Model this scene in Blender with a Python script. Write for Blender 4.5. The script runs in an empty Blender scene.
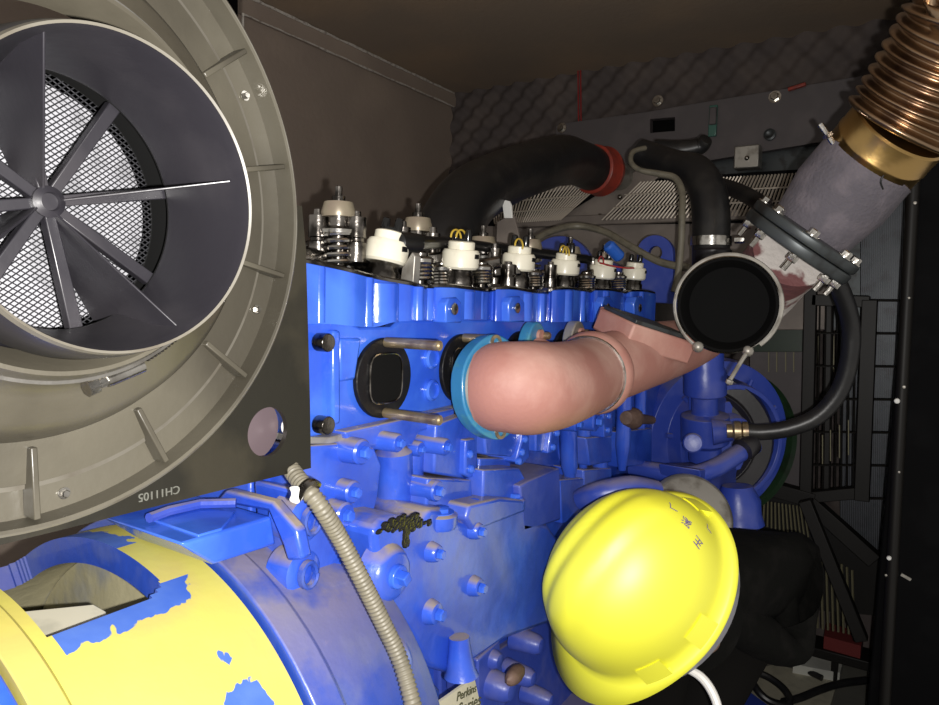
import bpy, bmesh, math, random
from mathutils import Vector, Matrix, noise
random.seed(7)
PI = math.pi
V = Vector
# ------------------------------------------------------------------ camera model
F = 691.9
H = 1.2
cY = V((450.5, 40.5, -F)).normalized()
cX = V((1069.5, -76.5, F)).normalized()
cX = (cX - cY * cX.dot(cY)).normalized()
cZ = cX.cross(cY).normalized()
ORG = V((0, 0, H))
def c2w(c): return V((cX.dot(c), cY.dot(c), cZ.dot(c)))
def ray(px, py): return c2w(V(((px - 469.5) / F, (352.5 - py) / F, -1)))
def PX(px, py, x):
    d = ray(px, py); return ORG + d * (x / d.x)
def PY(px, py, y):
    d = ray(px, py); return ORG + d * (y / d.y)
def PZ(px, py, z):
    d = ray(px, py); return ORG + d * ((z - H) / d.z)
def PD(px, py, zc): return ORG + ray(px, py) * zc
def proj(p):
    q = p - ORG
    c = cX * q.x + cY * q.y + cZ * q.z
    return 469.5 + F * c.x / -c.z, 352.5 - F * c.y / -c.z, -c.z
C = bpy.context.scene.collection
# ------------------------------------------------------------------ materials
MATS = {}
def mat(name, col, rough=.5, metal=0., col2=None, scale=8., amt=.5, bump=0., bscale=60., dust=0., coat=0., spec=.5, sharp=.15, dustcol=(.27, .22, .16)):
    m = bpy.data.materials.new(name); m.use_nodes = True
    nt = m.node_tree; b = nt.nodes['Principled BSDF']
    b.inputs['Base Color'].default_value = (*col, 1)
    b.inputs['Roughness'].default_value = rough
    b.inputs['Metallic'].default_value = metal
    b.inputs['Specular IOR Level'].default_value = spec
    if coat: b.inputs['Coat Weight'].default_value = coat; b.inputs['Coat Roughness'].default_value = .08
    tc = nt.nodes.new('ShaderNodeTexCoord')
    def noi(sc, det=5):
        n = nt.nodes.new('ShaderNodeTexNoise'); n.inputs['Scale'].default_value = sc; n.inputs['Detail'].default_value = det
        nt.links.new(tc.outputs['Object'], n.inputs['Vector']); return n
    def ramp(src, a, bb):
        r = nt.nodes.new('ShaderNodeMapRange'); r.inputs[1].default_value = a; r.inputs[2].default_value = bb
        nt.links.new(src, r.inputs[0]); return r.outputs[0]
    def mix(fac, a, bcol):
        x = nt.nodes.new('ShaderNodeMix'); x.data_type = 'RGBA'
        nt.links.new(fac, x.inputs[0])
        if isinstance(a, tuple): x.inputs[6].default_value = (*a, 1)
        else: nt.links.new(a, x.inputs[6])
        x.inputs[7].default_value = (*bcol, 1)
        return x.outputs[2]
    cur = col; linked = None
    if col2:
        f = ramp(noi(scale).outputs['Fac'], amt, amt + sharp)
        linked = mix(f, col, col2)
    if dust:
        g = nt.nodes.new('ShaderNodeNewGeometry'); s = nt.nodes.new('ShaderNodeSeparateXYZ')
        nt.links.new(g.outputs['Normal'], s.inputs[0])
        up = ramp(s.outputs['Z'], .45, .85)
        n1 = ramp(noi(22, 6).outputs['Fac'], .30, .5)
        mu = nt.nodes.new('ShaderNodeMath'); mu.operation = 'MULTIPLY'
        nt.links.new(up, mu.inputs[0]); nt.links.new(n1, mu.inputs[1])
        m2 = nt.nodes.new('ShaderNodeMath'); m2.operation = 'MULTIPLY'; m2.inputs[1].default_value = dust
        nt.links.new(mu.outputs[0], m2.inputs[0])
        n2 = ramp(noi(9, 8).outputs['Fac'], .58, .8)
        m3 = nt.nodes.new('ShaderNodeMath'); m3.operation = 'MULTIPLY'; m3.inputs[1].default_value = dust * .35
        nt.links.new(n2, m3.inputs[0])
        m4 = nt.nodes.new('ShaderNodeMath'); m4.operation = 'MAXIMUM'
        nt.links.new(m2.outputs[0], m4.inputs[0]); nt.links.new(m3.outputs[0], m4.inputs[1])
        linked = mix(m4.outputs[0], linked if linked else col, dustcol)
        rr = nt.nodes.new('ShaderNodeMapRange'); rr.inputs[3].default_value = rough; rr.inputs[4].default_value = .75
        nt.links.new(m4.outputs[0], rr.inputs[0]); nt.links.new(rr.outputs[0], b.inputs['Roughness'])
    if linked: nt.links.new(linked, b.inputs['Base Color'])
    if bump:
        bp = nt.nodes.new('ShaderNodeBump'); bp.inputs['Strength'].default_value = bump; bp.inputs['Distance'].default_value = .01
        nt.links.new(noi(bscale).outputs['Fac'], bp.inputs['Height']); nt.links.new(bp.outputs[0], b.inputs['Normal'])
    MATS[name] = m; return m
BLUE = mat('blue_enamel', (.020, .065, .46), .3, 0, (.032, .095, .56), 14, .45, .3, 22, dust=.95, coat=.6)
BLUEC = mat('blue_enamel_clean', (.024, .085, .55), .22, 0, (.045, .14, .66), 10, .45, .1, 30, coat=.4)
BLUEW = mat('worn_blue_enamel', (.018, .055, .34), .4, 0, (.05, .085, .32), 25, .5, .15, 40, dust=.6, coat=.3)
BLUES = mat('blue_slate_enamel', (.03, .06, .36), .35, 0, (.05, .08, .38), 18, .5, .1, 40, dust=.5)
YEL = mat('yellow_paint', (.50, .45, .10), .4, 0, (.47, .39, .11), 12, .5, .05, 60)
INNER = mat('dusty_casting', (.34, .31, .19), .7, 0, (.16, .19, .26), 9, .5, .15, 50)
PLATE = mat('black_painted_plate', (.010, .009, .006), .42, 0, (.022, .019, .012), 14, .5, .04, 80)
PLASTIC = mat('grey_bronze_plastic', (.034, .030, .022), .38, 0, (.060, .054, .040), 5, .45, .04, 120)
PLEDGE = mat('pale_plastic_edge', (.085, .078, .064), .4, 0, (.06, .052, .04), 30, .5)  # paler plastic along the rim, step and lip edges
DARKP = mat('dark_grey_plastic', (.013, .012, .015), .36, 0, (.024, .022, .025), 8, .5, .03, 90)
BLACKR = mat('black_rubber', (.012, .012, .013), .38, 0, (.022, .021, .02), 20, .5, .05, 90)
BLACKM = mat('black_gasket', (.005, .005, .006), .5, 0, (.012, .012, .012), 30, .55, .2, 70, spec=.25)
FPAPER = mat('pale_filter_media', (.20, .20, .215), .7, 0, (.14, .14, .15), 60, .5)
WIRE = mat('grey_wire', (.05, .05, .055), .4, .6)
STEEL = mat('bright_steel', (.62, .60, .56), .22, 1., (.35, .33, .30), 40, .5, .1)
DSTEEL = mat('oily_steel', (.26, .24, .22), .25, 1., (.05, .045, .04), 35, .45, .15, 60)
ZINC = mat('dull_zinc', (.42, .40, .36), .45, .7, (.25, .23, .2), 30, .5)
RUSTST = mat('brassy_stud_steel', (.42, .33, .20), .35, .8, (.25, .18, .12), 60, .5)
IVORY = mat('ivory_ceramic', (.80, .76, .62), .35, 0, (.62, .58, .46), 25, .6, coat=.3)
TANCAP = mat('oil_stained_cap', (.28, .24, .17), .35, .3, (.25, .2, .15), 30, .5)
PINK = mat('pink_primer', (.35, .16, .13), .6, 0, (.48, .29, .24), 12, .45, .07, 160, sharp=.3)
PINKD = mat('brown_primer', (.10, .06, .045), .6, 0, (.16, .10, .08), 20, .5, .2, 90)
TEAL = mat('teal_paint', (.03, .17, .33), .3, 0, (.07, .24, .27), 30, .5, .08, 60, coat=.3)
MOTTLE = mat('mottled_primer_metal', (.16, .065, .065), .5, 0, (.52, .48, .45), 16, .47, .3, 60, sharp=.06)
WRAP = mat('grey_heat_wrap', (.085, .076, .09), .85, 0, (.115, .10, .115), 30, .45, .3, 220)
BRASS = mat('brass_collar', (.52, .34, .13), .28, 1., (.38, .25, .11), 14, .5, .05, 60)
BELL = mat('bronze_bellows', (.36, .25, .16), .3, 1., (.20, .13, .09), 20, .5, .05, 90)
FLG = mat('dark_flange_steel', (.055, .062, .065), .4, .5, (.03, .03, .03), 30, .5)
CONDU = mat('grey_conduit', (.15, .135, .10), .5, 0, (.11, .10, .075), 50, .5)
HOLEBLK = mat('opening_black', (.004, .004, .004), .9, spec=.1)  # near-black that stands in for the darkness inside openings and gaps
REDS = mat('red_silicone', (.34, .045, .028), .4, 0, (.22, .04, .03), 30, .5)
SHROUD = mat('dusty_grey_sheet', (.20, .17, .15), .55, .2, (.27, .23, .20), 8, .45, .05, 60)
SLATE = mat('slate_sheet', (.095, .083, .086), .6, .1, (.115, .10, .102), 10, .5)
RODM = mat('pale_guard_wire', (.50, .44, .37), .45, .5)
GREENP = mat('green_paint', (.010, .030, .012), .4, 0, (.008, .018, .008), 20, .5)
GLASSG = mat('green_sight_tube', (.06, .16, .13), .2)
WALLM = mat('brown_grey_wall', (.32, .255, .21), .7, 0, (.39, .31, .25), 3, .42, .1, 60, sharp=.3)
CEILM = mat('brown_grey_ceiling', (.32, .25, .19), .75, 0, (.42, .30, .20), 2.5, .45, .1, 50, sharp=.3)
SEAL = mat('worn_white_edge', (.62, .58, .52), .6, 0, (.35, .3, .26), 60, .5)
FOAM = mat('acoustic_foam', (.11, .092, .088), .9, 0, (.14, .115, .105), 6, .45, spec=.2)
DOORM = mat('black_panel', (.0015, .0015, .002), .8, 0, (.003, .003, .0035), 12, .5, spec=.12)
CAGE = mat('dark_cage_steel', (.009, .008, .007), .5, 0, spec=.3)
CAGEW = mat('khaki_guard_rod', (.17, .155, .09), .5, .2)
COREM = mat('radiator_fin', (.12, .125, .15), .5, .3, (.09, .10, .12), 30, .5)
HAT = mat('yellow_helmet', (.95, .93, .04), .5, 0, (.97, .86, .03), 9, .62, sharp=.2, coat=1., spec=1.)
HAT.node_tree.nodes['Principled BSDF'].inputs['Coat Roughness'].default_value = .55
NAVY = mat('dark_cloth', (.004, .004, .0035), .95, 0, (.007, .0065, .006), 25, .5, .2, 120, spec=.1)
TROU = mat('charcoal_cloth', (.006, .0055, .005), .95, spec=.1)
SKIN = mat('skin', (.32, .19, .13), .55)
HAIR = mat('dark_hair', (.012, .010, .009), .6)
STRAP = mat('grey_harness_strap', (.36, .36, .40), .45, 0, (.2, .2, .22), 25, .5)
WHITE = mat('white_plastic', (.78, .76, .72), .4)
FLOORM = mat('dusty_floor', (.17, .165, .14), .8, 0, (.12, .115, .10), 5, .45, .1, 50, sharp=.3)
PAPER = mat('white_sheet', (.62, .62, .56), .8, 0, (.5, .5, .45), 8, .5)
REDC = mat('dark_red_cloth', (.16, .02, .018), .8)
BLUEF = mat('blue_plastic', (.03, .06, .36), .5)
PURP = mat('purple_ink', (.16, .11, .30), .6)
GREYT = mat('grey_stencil', (.10, .10, .085), .7)
TAG = mat('cream_label', (.50, .47, .36), .6, 0, (.40, .38, .29), 30, .5)
INK = mat('dark_ink', (.06, .06, .03), .7)
YWIRE = mat('yellow_wire', (.55, .38, .05), .4)
REDW = mat('red_wire', (.35, .03, .03), .4)
BLUECON = mat('blue_connector', (.02, .10, .45), .35)
LOOM = mat('black_loom', (.008, .008, .008), .3)
DGLASS = mat('oily_black', (.006, .006, .006), .15)
WTIP = mat('white_tip', (.85, .85, .82), .5)  # plain white for tabs, clips and the larger pillar bolts
# ------------------------------------------------------------------ mesh helpers
def cr(pts, n=8, rad=None):
    out = []; ro = []
    P = [V(p) for p in pts]; m = len(P)
    for i in range(m - 1):
        p0 = P[max(i - 1, 0)]; p1 = P[i]; p2 = P[i + 1]; p3 = P[min(i + 2, m - 1)]
        for k in range(n):
            t = k / n
            out.append(.5 * ((2 * p1) + (p2 - p0) * t + (2 * p0 - 5 * p1 + 4 * p2 - p3) * t * t + (3 * p1 - p0 - 3 * p2 + p3) * t ** 3))
            if rad: ro.append(rad[i] * (1 - t) + rad[i + 1] * t)
    out.append(P[-1])
    if rad: ro.append(rad[-1]); return out, ro
    return out
def frame(axis, hint=None):
    a = V(axis).normalized()
    h = V(hint) if hint is not None else (V((0, 0, 1)) if abs(a.z) < .9 else V((1, 0, 0)))
    u = (h - a * h.dot(a)).normalized(); w = a.cross(u)
    return a, u, w
class MB:
    def __init__(s): s.bm = bmesh.new(); s.mi = 0
    def face(s, vs):
        try:
            f = s.bm.faces.new(vs); f.material_index = s.mi; return f
        except ValueError: return None
    def prism(s, A, B):
        a = [s.bm.verts.new(p) for p in A]; b = [s.bm.verts.new(p) for p in B]; n = len(a)
        s.face(a); s.face(b[::-1])
        for i in range(n): s.face([a[i], b[i], b[(i + 1) % n], a[(i + 1) % n]])
        return s
    def slabx(s, px, x, d):          # outline seen on plane x, thickness d towards -x
        A = [PX(a, b, x) for a, b in px]; return s.prism(A, [p - V((d, 0, 0)) for p in A])
    def slaby(s, px, y, d):
        A = [PY(a, b, y) for a, b in px]; return s.prism(A, [p + V((0, d, 0)) for p in A])
    def box(s, c, size, R=None):
        c = V(c); h = V(size) / 2; vs = []
        for dx, dy, dz in ((-1,-1,-1),(1,-1,-1),(1,1,-1),(-1,1,-1),(-1,-1,1),(1,-1,1),(1,1,1),(-1,1,1)):
            p = V((dx * h.x, dy * h.y, dz * h.z))
            if R: p = R @ p
            vs.append(s.bm.verts.new(c + p))
        for f in ((0,3,2,1),(4,5,6,7),(0,1,5,4),(1,2,6,5),(2,3,7,6),(3,0,4,7)): s.face([vs[i] for i in f])
        return s
    def lathe(s, o, axis, prof, seg=32, hint=None, caps=True, sy=1.):
        a, u, w = frame(axis, hint); o = V(o); rings = []
        for r, h in prof:
            if r < 1e-6: rings.append([s.bm.verts.new(o + a * h)])
            else: rings.append([s.bm.verts.new(o + a * h + u * math.cos(2 * PI * k / seg) * r + w * math.sin(2 * PI * k / seg) * r * sy) for k in range(seg)])
        for A, B in zip(rings, rings[1:]):
            for k in range(seg):
                j = (k + 1) % seg
                if len(A) == 1 and len(B) == 1: break
                if len(A) == 1: s.face([A[0], B[k], B[j]])
                elif len(B) == 1: s.face([A[k], B[0], A[j]])
                else: s.face([A[k], B[k], B[j], A[j]])
        if caps:
            if len(rings[0]) > 1: s.face(rings[0][::-1])
            if len(rings[-1]) > 1: s.face(rings[-1])
        return s
    def cyl(s, p, q, r, r2=None, seg=20):
        p = V(p); q = V(q); d = q - p
        return s.lathe(p, d, [(r, 0), (r if r2 is None else r2, d.length)], seg)
    def tube(s, pts, r, seg=14, caps=True):
        n = len(pts); rad = r if isinstance(r, (list, tuple)) else [r] * n
        T = []
        for i in range(n): T.append((V(pts[min(i + 1, n - 1)]) - V(pts[max(i - 1, 0)])).normalized())
        a, u, w = frame(T[0]); rings = []
        for i in range(n):
            u = (u - T[i] * u.dot(T[i])).normalized(); w = T[i].cross(u)
            rings.append([s.bm.verts.new(V(pts[i]) + (u * math.cos(2 * PI * k / seg) + w * math.sin(2 * PI * k / seg)) * rad[i]) for k in range(seg)])
        for A, B in zip(rings, rings[1:]):
            for k in range(seg): s.face([A[k], A[(k + 1) % seg], B[(k + 1) % seg], B[k]])
        if caps: s.face(rings[0][::-1]); s.face(rings[-1])
        return s
    def hexa(s, p, axis, r, h): s.lathe(p, axis, [(r, 0), (r, h * .8), (r * .82, h)], 6); return s
    def bolt(s, p, axis, r, h=None, washer=True):
        h = h or r * 1.1; a = V(axis).normalized()
        if washer: s.lathe(p, axis, [(r * 1.45, 0), (r * 1.45, h * .25)], 18)
        s.lathe(V(p) + a * h * .2, axis, [(r, 0), (r, h * .8), (r * .8, h)], 6); return s
    def ball(s, c, r, seg=16, squash=(1, 1, 1), R=None):
        g = bmesh.ops.create_uvsphere(s.bm, u_segments=seg, v_segments=max(6, seg // 2), radius=r)
        M = Matrix.Translation(V(c)) @ (R.to_4x4() if R else Matrix.Identity(4)) @ Matrix.Diagonal((*squash, 1))
        bmesh.ops.transform(s.bm, matrix=M, verts=g['verts'])
        for v in g['verts']:
            for f in v.link_faces: f.material_index = s.mi
        return s
    def build(s, name, m, parent=None, bevel=0, seg=2, sharp=35, solid=0, sub=0):
        bmesh.ops.remove_doubles(s.bm, verts=s.bm.verts, dist=1e-6)
        bmesh.ops.recalc_face_normals(s.bm, faces=s.bm.faces)
        me = bpy.data.meshes.new(name)
        # keep the object's origin at its own centre
        c = V((0, 0, 0))
        if len(s.bm.verts):
            mn = V([min(v.co[i] for v in s.bm.verts) for i in range(3)]); mx = V([max(v.co[i] for v in s.bm.verts) for i in range(3)]); c = (mn + mx) / 2
        for v in s.bm.verts: v.co -= c
        s.bm.to_mesh(me); s.bm.free()
        for mm in (m if isinstance(m, (list, tuple)) else [m]): me.materials.append(mm)
        for p in me.polygons: p.use_smooth = True
        me.set_sharp_from_angle(angle=math.radians(sharp))
        o = bpy.data.objects.new(name, me); C.objects.link(o)
        o.location = c
        if parent:
            o.parent = parent; o.location = c - wloc(parent)
        if solid: q = o.modifiers.new('s', 'SOLIDIFY'); q.thickness = solid; q.offset = 0
        if bevel:
            q = o.modifiers.new('b', 'BEVEL'); q.width = bevel; q.segments = seg; q.limit_method = 'ANGLE'; q.angle_limit = math.radians(40); q.harden_normals = False
        if sub: q = o.modifiers.new('u', 'SUBSURF'); q.levels = sub; q.render_levels = sub
        return o
def wloc(o):
    p = V((0, 0, 0))
    while o: p += o.location; o = o.parent
    return p
def tag(o, label=None, cat=None, group=None, kind=None):
    if label: o['label'] = label
    if cat: o['category'] = cat
    if group: o['group'] = group
    if kind: o['kind'] = kind
    return o
def thing(name, label, cat, loc=(0, 0, 0), group=None):
    o = bpy.data.objects.new(name, None); C.objects.link(o); o.location = loc; o.empty_display_size = .05
    return tag(o, label, cat, group)
def textmesh(body, size, depth=.0004):
    cu = bpy.data.curves.new('t', 'FONT'); cu.body = body; cu.size = size; cu.extrude = depth; cu.align_x = 'CENTER'; cu.align_y = 'CENTER'
    o = bpy.data.objects.new('t', cu); C.objects.link(o)
    bpy.context.view_layer.update()
    dg = bpy.context.evaluated_depsgraph_get()
    me = bpy.data.meshes.new_from_object(o.evaluated_get(dg))
    bpy.data.objects.remove(o)
    return me
def put_text(name, body, size, pos, right, up, m, parent):
    me = textmesh(body, size); r = V(right).normalized(); u = V(up); u = (u - r * u.dot(r)).normalized(); n = r.cross(u)
    R = Matrix((r, u, n)).transposed().to_4x4()
    me.transform(R); me.materials.clear(); me.materials.append(m)
    o = bpy.data.objects.new(name, me); C.objects.link(o); o.parent = parent; o.location = V(pos) - wloc(parent); return o
XA = V((1, 0, 0)); YA = V((0, 1, 0)); ZA = V((0, 0, 1))
def onx(base, px):       # point reached from base along +x whose picture column is px
    lo, hi = 0., .5
    for _ in range(40):
        m = (lo + hi) / 2
        if proj(base + XA * m)[0] < px: lo = m
        else: hi = m
    return base + XA * lo
# ------------------------------------------------------------------ the enclosure
XL, YB, ZT, XR = -1.81, 2.6, 2.12, .42
def struct(mb, name, m, **k): o = mb.build(name, m, **k); o['kind'] = 'structure'; return o
struct(MB().box(((XL + XR) / 2, .9, -.02), (XR - XL + .2, 3.6, .04)), 'floor', FLOORM)
struct(MB().box(((XL + XR) / 2, 1.5, ZT + .02), (XR - XL + .2, 2.4, .04)), 'ceiling', CEILM)
struct(MB().box((XL - .02, 1.5, ZT / 2), (.04, 2.4, ZT)), 'wall_left', WALLM)
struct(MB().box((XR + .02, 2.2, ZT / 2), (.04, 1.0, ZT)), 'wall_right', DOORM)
mb = MB()   # back wall: egg-crate acoustic foam
nx, nz = 230, 130
x0, x1, z0, z1 = XL, XR, .5, ZT
grid = []
for j in range(nz + 1):
    row = []
    for i in range(nx + 1):
        x = x0 + (x1 - x0) * i / nx; z = z0 + (z1 - z0) * j / nz
        a = math.sin(x * 2 * PI / .10) * math.sin(z * 2 * PI / .10)
        row.append(mb.bm.verts.new((x, YB - .018 * a, z)))
    grid.append(row)
for j in range(nz):
    for i in range(nx): mb.face([grid[j][i], grid[j][i + 1], grid[j + 1][i + 1], grid[j + 1][i]])
mb.box(((XL + XR) / 2, YB + .04, ZT / 2), (XR - XL, .04, ZT))
struct(mb, 'wall_back', FOAM, sharp=80)
# corner strip where ceiling meets the left wall (two pale broken sealant lines)
a = PX(240, 8, XL + .01); b = PX(443, 96, XL + .01)
mb = MB(); mb.box((XL + .012, (a.y + YB) / 2, ZT - .03), (.02, YB - a.y, .055)); struct(mb, 'trim_1', WALLM)
def rough_line(name, x, z, y0, y1, r):
    pts = []; n = 40
    for i in range(n + 1):
        y = y0 + (y1 - y0) * i / n
        pts.append(V((x, y, z + random.uniform(-.0012, .0012))))
    mb = MB().tube(pts, [r * random.uniform(.55, 1.3) for _ in pts], 6); struct(mb, name, SEAL)
rough_line('trim_2', XL + .026, ZT - .004, a.y, YB - .02, .0045)
rough_line('trim_3', XL + .026, ZT - .062, a.y, YB - .02, .0035)
mb = MB().tube([V((XL + .024, a.y, ZT - .06)), V((XL + .024, a.y, ZT - .16))], .004, 6); struct(mb, 'trim_4', SEAL)
struct(MB().box((XL + .01, a.y - .2, ZT / 2), (.03, .36, ZT)), 'trim_5', DOORM)
# ------------------------------------------------------------------ engine
EX, EZ = -.545, H - .439          # crank axis
E = thing('diesel_engine', 'large blue six cylinder diesel engine with its valve gear uncovered', 'engine', (EX, .9, .30))
XH = -.46
# --- cylinder head
mb = MB()
mb.slabx([(300, 322), (345, 320), (360, 327), (392, 327), (400, 320), (650, 320), (655, 350), (560, 386), (455, 406), (300, 440)], XH - .004, .16)
mb.slabx([(333, 330), (341, 330), (341, 424), (333, 426)], XH + .004, .02)
mb.slabx([(340, 338), (362, 338), (356, 380), (340, 382)], XH, .02)
mb.slabx([(612, 290), (655, 293), (655, 322), (612, 322)], XH - .02, .13)
HEAD = mb.build('cylinder_head', BLUEC, E, bevel=.003)
# scalloped upper band
cols = []
kp = [(300, 262, 324, .0), (330, 268, 324, .002), (352, 273, 326, .010), (375, 279, 327, .004), (395, 283, 322, .010), (413, 286, 321, .014), (424, 289, 321, .004), (431, 290, 321, -.006),
      (436, 288, 321, .004), (452, 288, 322, .010), (470, 290, 320, .010), (486, 292, 320, .004), (492, 292, 320, -.006), (498, 290, 321, .004), (515, 290, 321, .010),
      (533, 293, 322, .012), (545, 294, 322, .002), (549, 294, 322, -.006), (554, 291, 322, .004), (570, 290, 322, .012), (586, 292, 322, .008), (591, 293, 322, -.004),
      (596, 291, 322, .004), (610, 291, 322, .010), (622, 293, 322, .008), (626, 294, 323, -.004), (632, 292, 323, .006), (645, 292, 323, .010), (656, 294, 324, .008)]
mb = MB(); ring = []
N = len(kp)
fine = []
for i in range(N - 1):
    for k in range(4):
        t = k / 4
        p0, p1, p2, p3 = kp[max(i - 1, 0)], kp[i], kp[i + 1], kp[min(i + 2, N - 1)]
        fine.append([.5 * (2 * p1[j] + (p2[j] - p0[j]) * t + (2 * p0[j] - 5 * p1[j] + 4 * p2[j] - p3[j]) * t * t + (3 * p1[j] - p0[j] - 3 * p2[j] + p3[j]) * t ** 3) for j in range(4)])
fine.append(kp[-1])
prev = None
for (px, yt, yb, off) in fine:
    T = PX(px, yt, XH + off); B = PX(px, yb, XH + off); B = V((T.x, T.y, B.z))
    c = [mb.bm.verts.new(p) for p in (T + V((-.006, 0, .003)), T, B, V((-.63, B.y, B.z)), V((-.63, T.y, T.z - .02)), T + V((-.03, 0, -.02)))]
    if prev:
        for k in range(5): mb.face([prev[k], c[k], c[k + 1], prev[k + 1]])
        mb.face([prev[5], c[5], c[0], prev[0]])
    prev = c
    cols.append((T, B))
mb.build('rocker_chamber_wall', BLUEC, E, sharp=50)
for px, rr_, px_off in ((371, .007, -.001), (391, .024, -.010), (416, .007, .004), (434, .010, -.006), (470, .022, -.010), (484, .008, -.004), (527, .020, -.008), (541, .007, .004), (569, .019, -.008), (582, .008, 0), (608, .014, -.004), (640, .014, -.004), (325, .006, -.002)):  # upright rounds added so the flash draws bright streaks along the wall
    T, B = min(cols, key=lambda c: abs(proj(c[0])[0] - px)); c_ = V((T.x + px_off - rr_ * .35, T.y, 0))
    MB().lathe(V((c_.x, c_.y, B.z + .001)), ZA, [(rr_, 0), (rr_, T.z - B.z - .003), (rr_ * .9, T.z - B.z - .001)], 28).build('streak_column', BLUEC, E)
# oily steel rim on top of that wall
mb = MB(); mb.tube([T + V((-.004, 0, .002)) for T, B in cols], .003, 6); mb.build('rim_gasket', DSTEEL, E)
mb = MB()
p0_, p1_ = PX(320, 275, -.50), PX(655, 296, -.50)
mb.prism([V((-.475, .44, H + .004)), V((-.475, 1.62, H + .006)), V((-.63, 1.62, H + .006)), V((-.63, .44, H + .004))],
         [V((-.475, .44, H - .04)), V((-.475, 1.62, H - .04)), V((-.63, 1.62, H - .04)), V((-.63, .44, H - .04))])
mb.build('valve_deck', DGLASS, E)
# little bosses with ring plugs on the band
for px, py in ((454, 309), (517, 308), (608, 308), (640, 308)):
    s = 1 if px < 600 else .7
    mb = MB(); mb.slabx([(px - 8 * s, py - 5), (px - 5 * s, py - 11), (px + 3 * s, py - 12), (px + 8 * s, py - 6), (px + 8 * s, py + 14), (px - 8 * s, py + 14)], XH + .017, .02)
    o = mb.build('plug_boss', BLUEC, E, bevel=.002)
    p = PX(px, py, XH + .018); MB().lathe(p, XA, [(.0068 if s == 1 else .008, 0), (.0068, .0015), (.0045, .002)], 20).build('plug', STEEL, o)
# exhaust ports
PORTS = []
for px in (384, 462, 520, 565, 601, 630):
    d = 920 - px; py = 312 + .123 * d
    PORTS.append(PX(px, py, XH + .001))
for i, p in enumerate(PORTS):
    ctr = p
    mb = MB(); mb.lathe(ctr - XA * .004, XA, [(.0415, 0), (.0415, .006)], 36, hint=ZA, sy=1.04)
    g = mb.build('port_gasket', BLACKM, E, bevel=.0012)
    # opening: rounded square rim and dark bore
    pts = []
    for k in range(33):
        a = 2 * PI * k / 32; c, s = math.cos(a), math.sin(a)
        r = .0255 / (abs(c) ** 4 + abs(s) ** 4) ** .25
        pts.append(ctr + V((.0035, c * r * 1.0, s * r)))
    MB().tube(pts, .0012, 6, caps=False).build('port_rim', DSTEEL, g)
    mb = MB(); mb.prism([q + XA * -.0005 for q in pts[:-1]], [q - XA * .001 for q in pts[:-1]]); mb.build('port_bore', HOLEBLK, g)  # thin black sheet, the dark of the bore put into its colour
    if i < 4:
        for dz in (.037, -.036):
            b = ctr + V((.002, 0, dz))
            q = onx(b, proj(ctr)[0] + (56 if i == 0 else 46 * .8 ** i)); L = q - b
            mb = MB(); n = 40; pp = [b + L * k / n for k in range(n + 1)]
            mb.tube(pp, [.0052 + (.0002 if k % 2 else -.0001) for k in range(n + 1)], 12)
            mb.lathe(q, XA, [(.0045, 0), (.003, .0015)], 12)
            mb.build('stud', RUSTST, E)
# blind core plugs between ports
for px, py in ((430, 358), (430, 390)):
    p = PX(px, py, XH - .004); MB().lathe(p, XA, [(.0125, 0), (.0125, .004), (.010, .006), (.009, .003), (0, .0025)], 24, hint=ZA).build('core_plug', BLUEC, E)
for px, py in ((318, 342), (318, 424)):
    p = PX(px, py, XH); MB().cyl(p, p + XA * .014, .0085, seg=18).build('stud', DSTEEL, E, bevel=.001)
# head gasket ledge
mb = MB(); mb.slabx([(300, 437), (330, 437), (455, 406), (560, 385), (660, 364), (660, 369), (560, 391), (455, 413), (330, 444), (300, 444)], XH + .004, .1)
mb.build('gasket_ledge', ZINC, E, bevel=.001)
# --- block
mb = MB(); mb.slabx([(250, 450), (330, 442), (455, 411), (560, 389), (700, 356), (720, 360), (720, 560), (640, 700), (560, 900), (300, 900), (250, 640)], XH - .035, .18)
mb.build('engine_block', BLUE, E, bevel=.003)
def fx(name, px, x, d, m=BLUE, bev=.003, par=E):
    return MB().slabx(px, x, d).build(name, m, par, bevel=bev, seg=3)
fx('block_casting', [(300, 446), (345, 443), (375, 448), (382, 465), (378, 500), (372, 520), (352, 528), (300, 505)], XH + .004, .05)
fx('block_casting', [(305, 500), (340, 503), (368, 522), (372, 560), (350, 590), (310, 600), (300, 560)], XH - .002, .05)
fx('casting_rail', [(345, 432), (455, 408), (455, 424), (420, 432), (412, 447), (350, 447)], XH + .010, .04)
fx('block_panel', [(436, 425), (462, 415), (478, 430), (478, 474), (470, 480), (434, 474)], XH + .022, .05)
fx('block_panel', [(428, 478), (472, 480), (474, 514), (426, 512)], XH + .034, .06)
fx('bracket_strip', [(466, 440), (476, 438), (478, 475), (470, 479), (465, 475)], XH + .030, .04)
fx('bracket_strip', [(523, 418), (530, 418), (530, 458), (522, 466), (516, 462), (522, 440)], XH + .034, .05)
fx('block_casting', [(484, 428), (522, 422), (520, 450), (512, 457), (486, 455)], XH + .028, .06)
fx('block_casting', [(480, 458), (512, 458), (505, 505), (478, 510)], XH + .016, .06)
fx('block_casting', [(536, 420), (556, 416), (556, 436), (548, 452), (536, 452)], XH + .026, .06)
fx('bracket_strip', [(553, 420), (560, 418), (560, 440), (556, 452), (548, 454)], XH + .034, .05)
fx('control_box', [(520, 486), (529, 481), (560, 468), (561, 520), (524, 532)], XH + .055, .09, BLUES)  # darker blue puts the shade of the box's side into its colour
fx('control_box', [(484, 470), (520, 468), (529, 484), (524, 520), (482, 520)], XH + .045, .08, BLUE)
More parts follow.
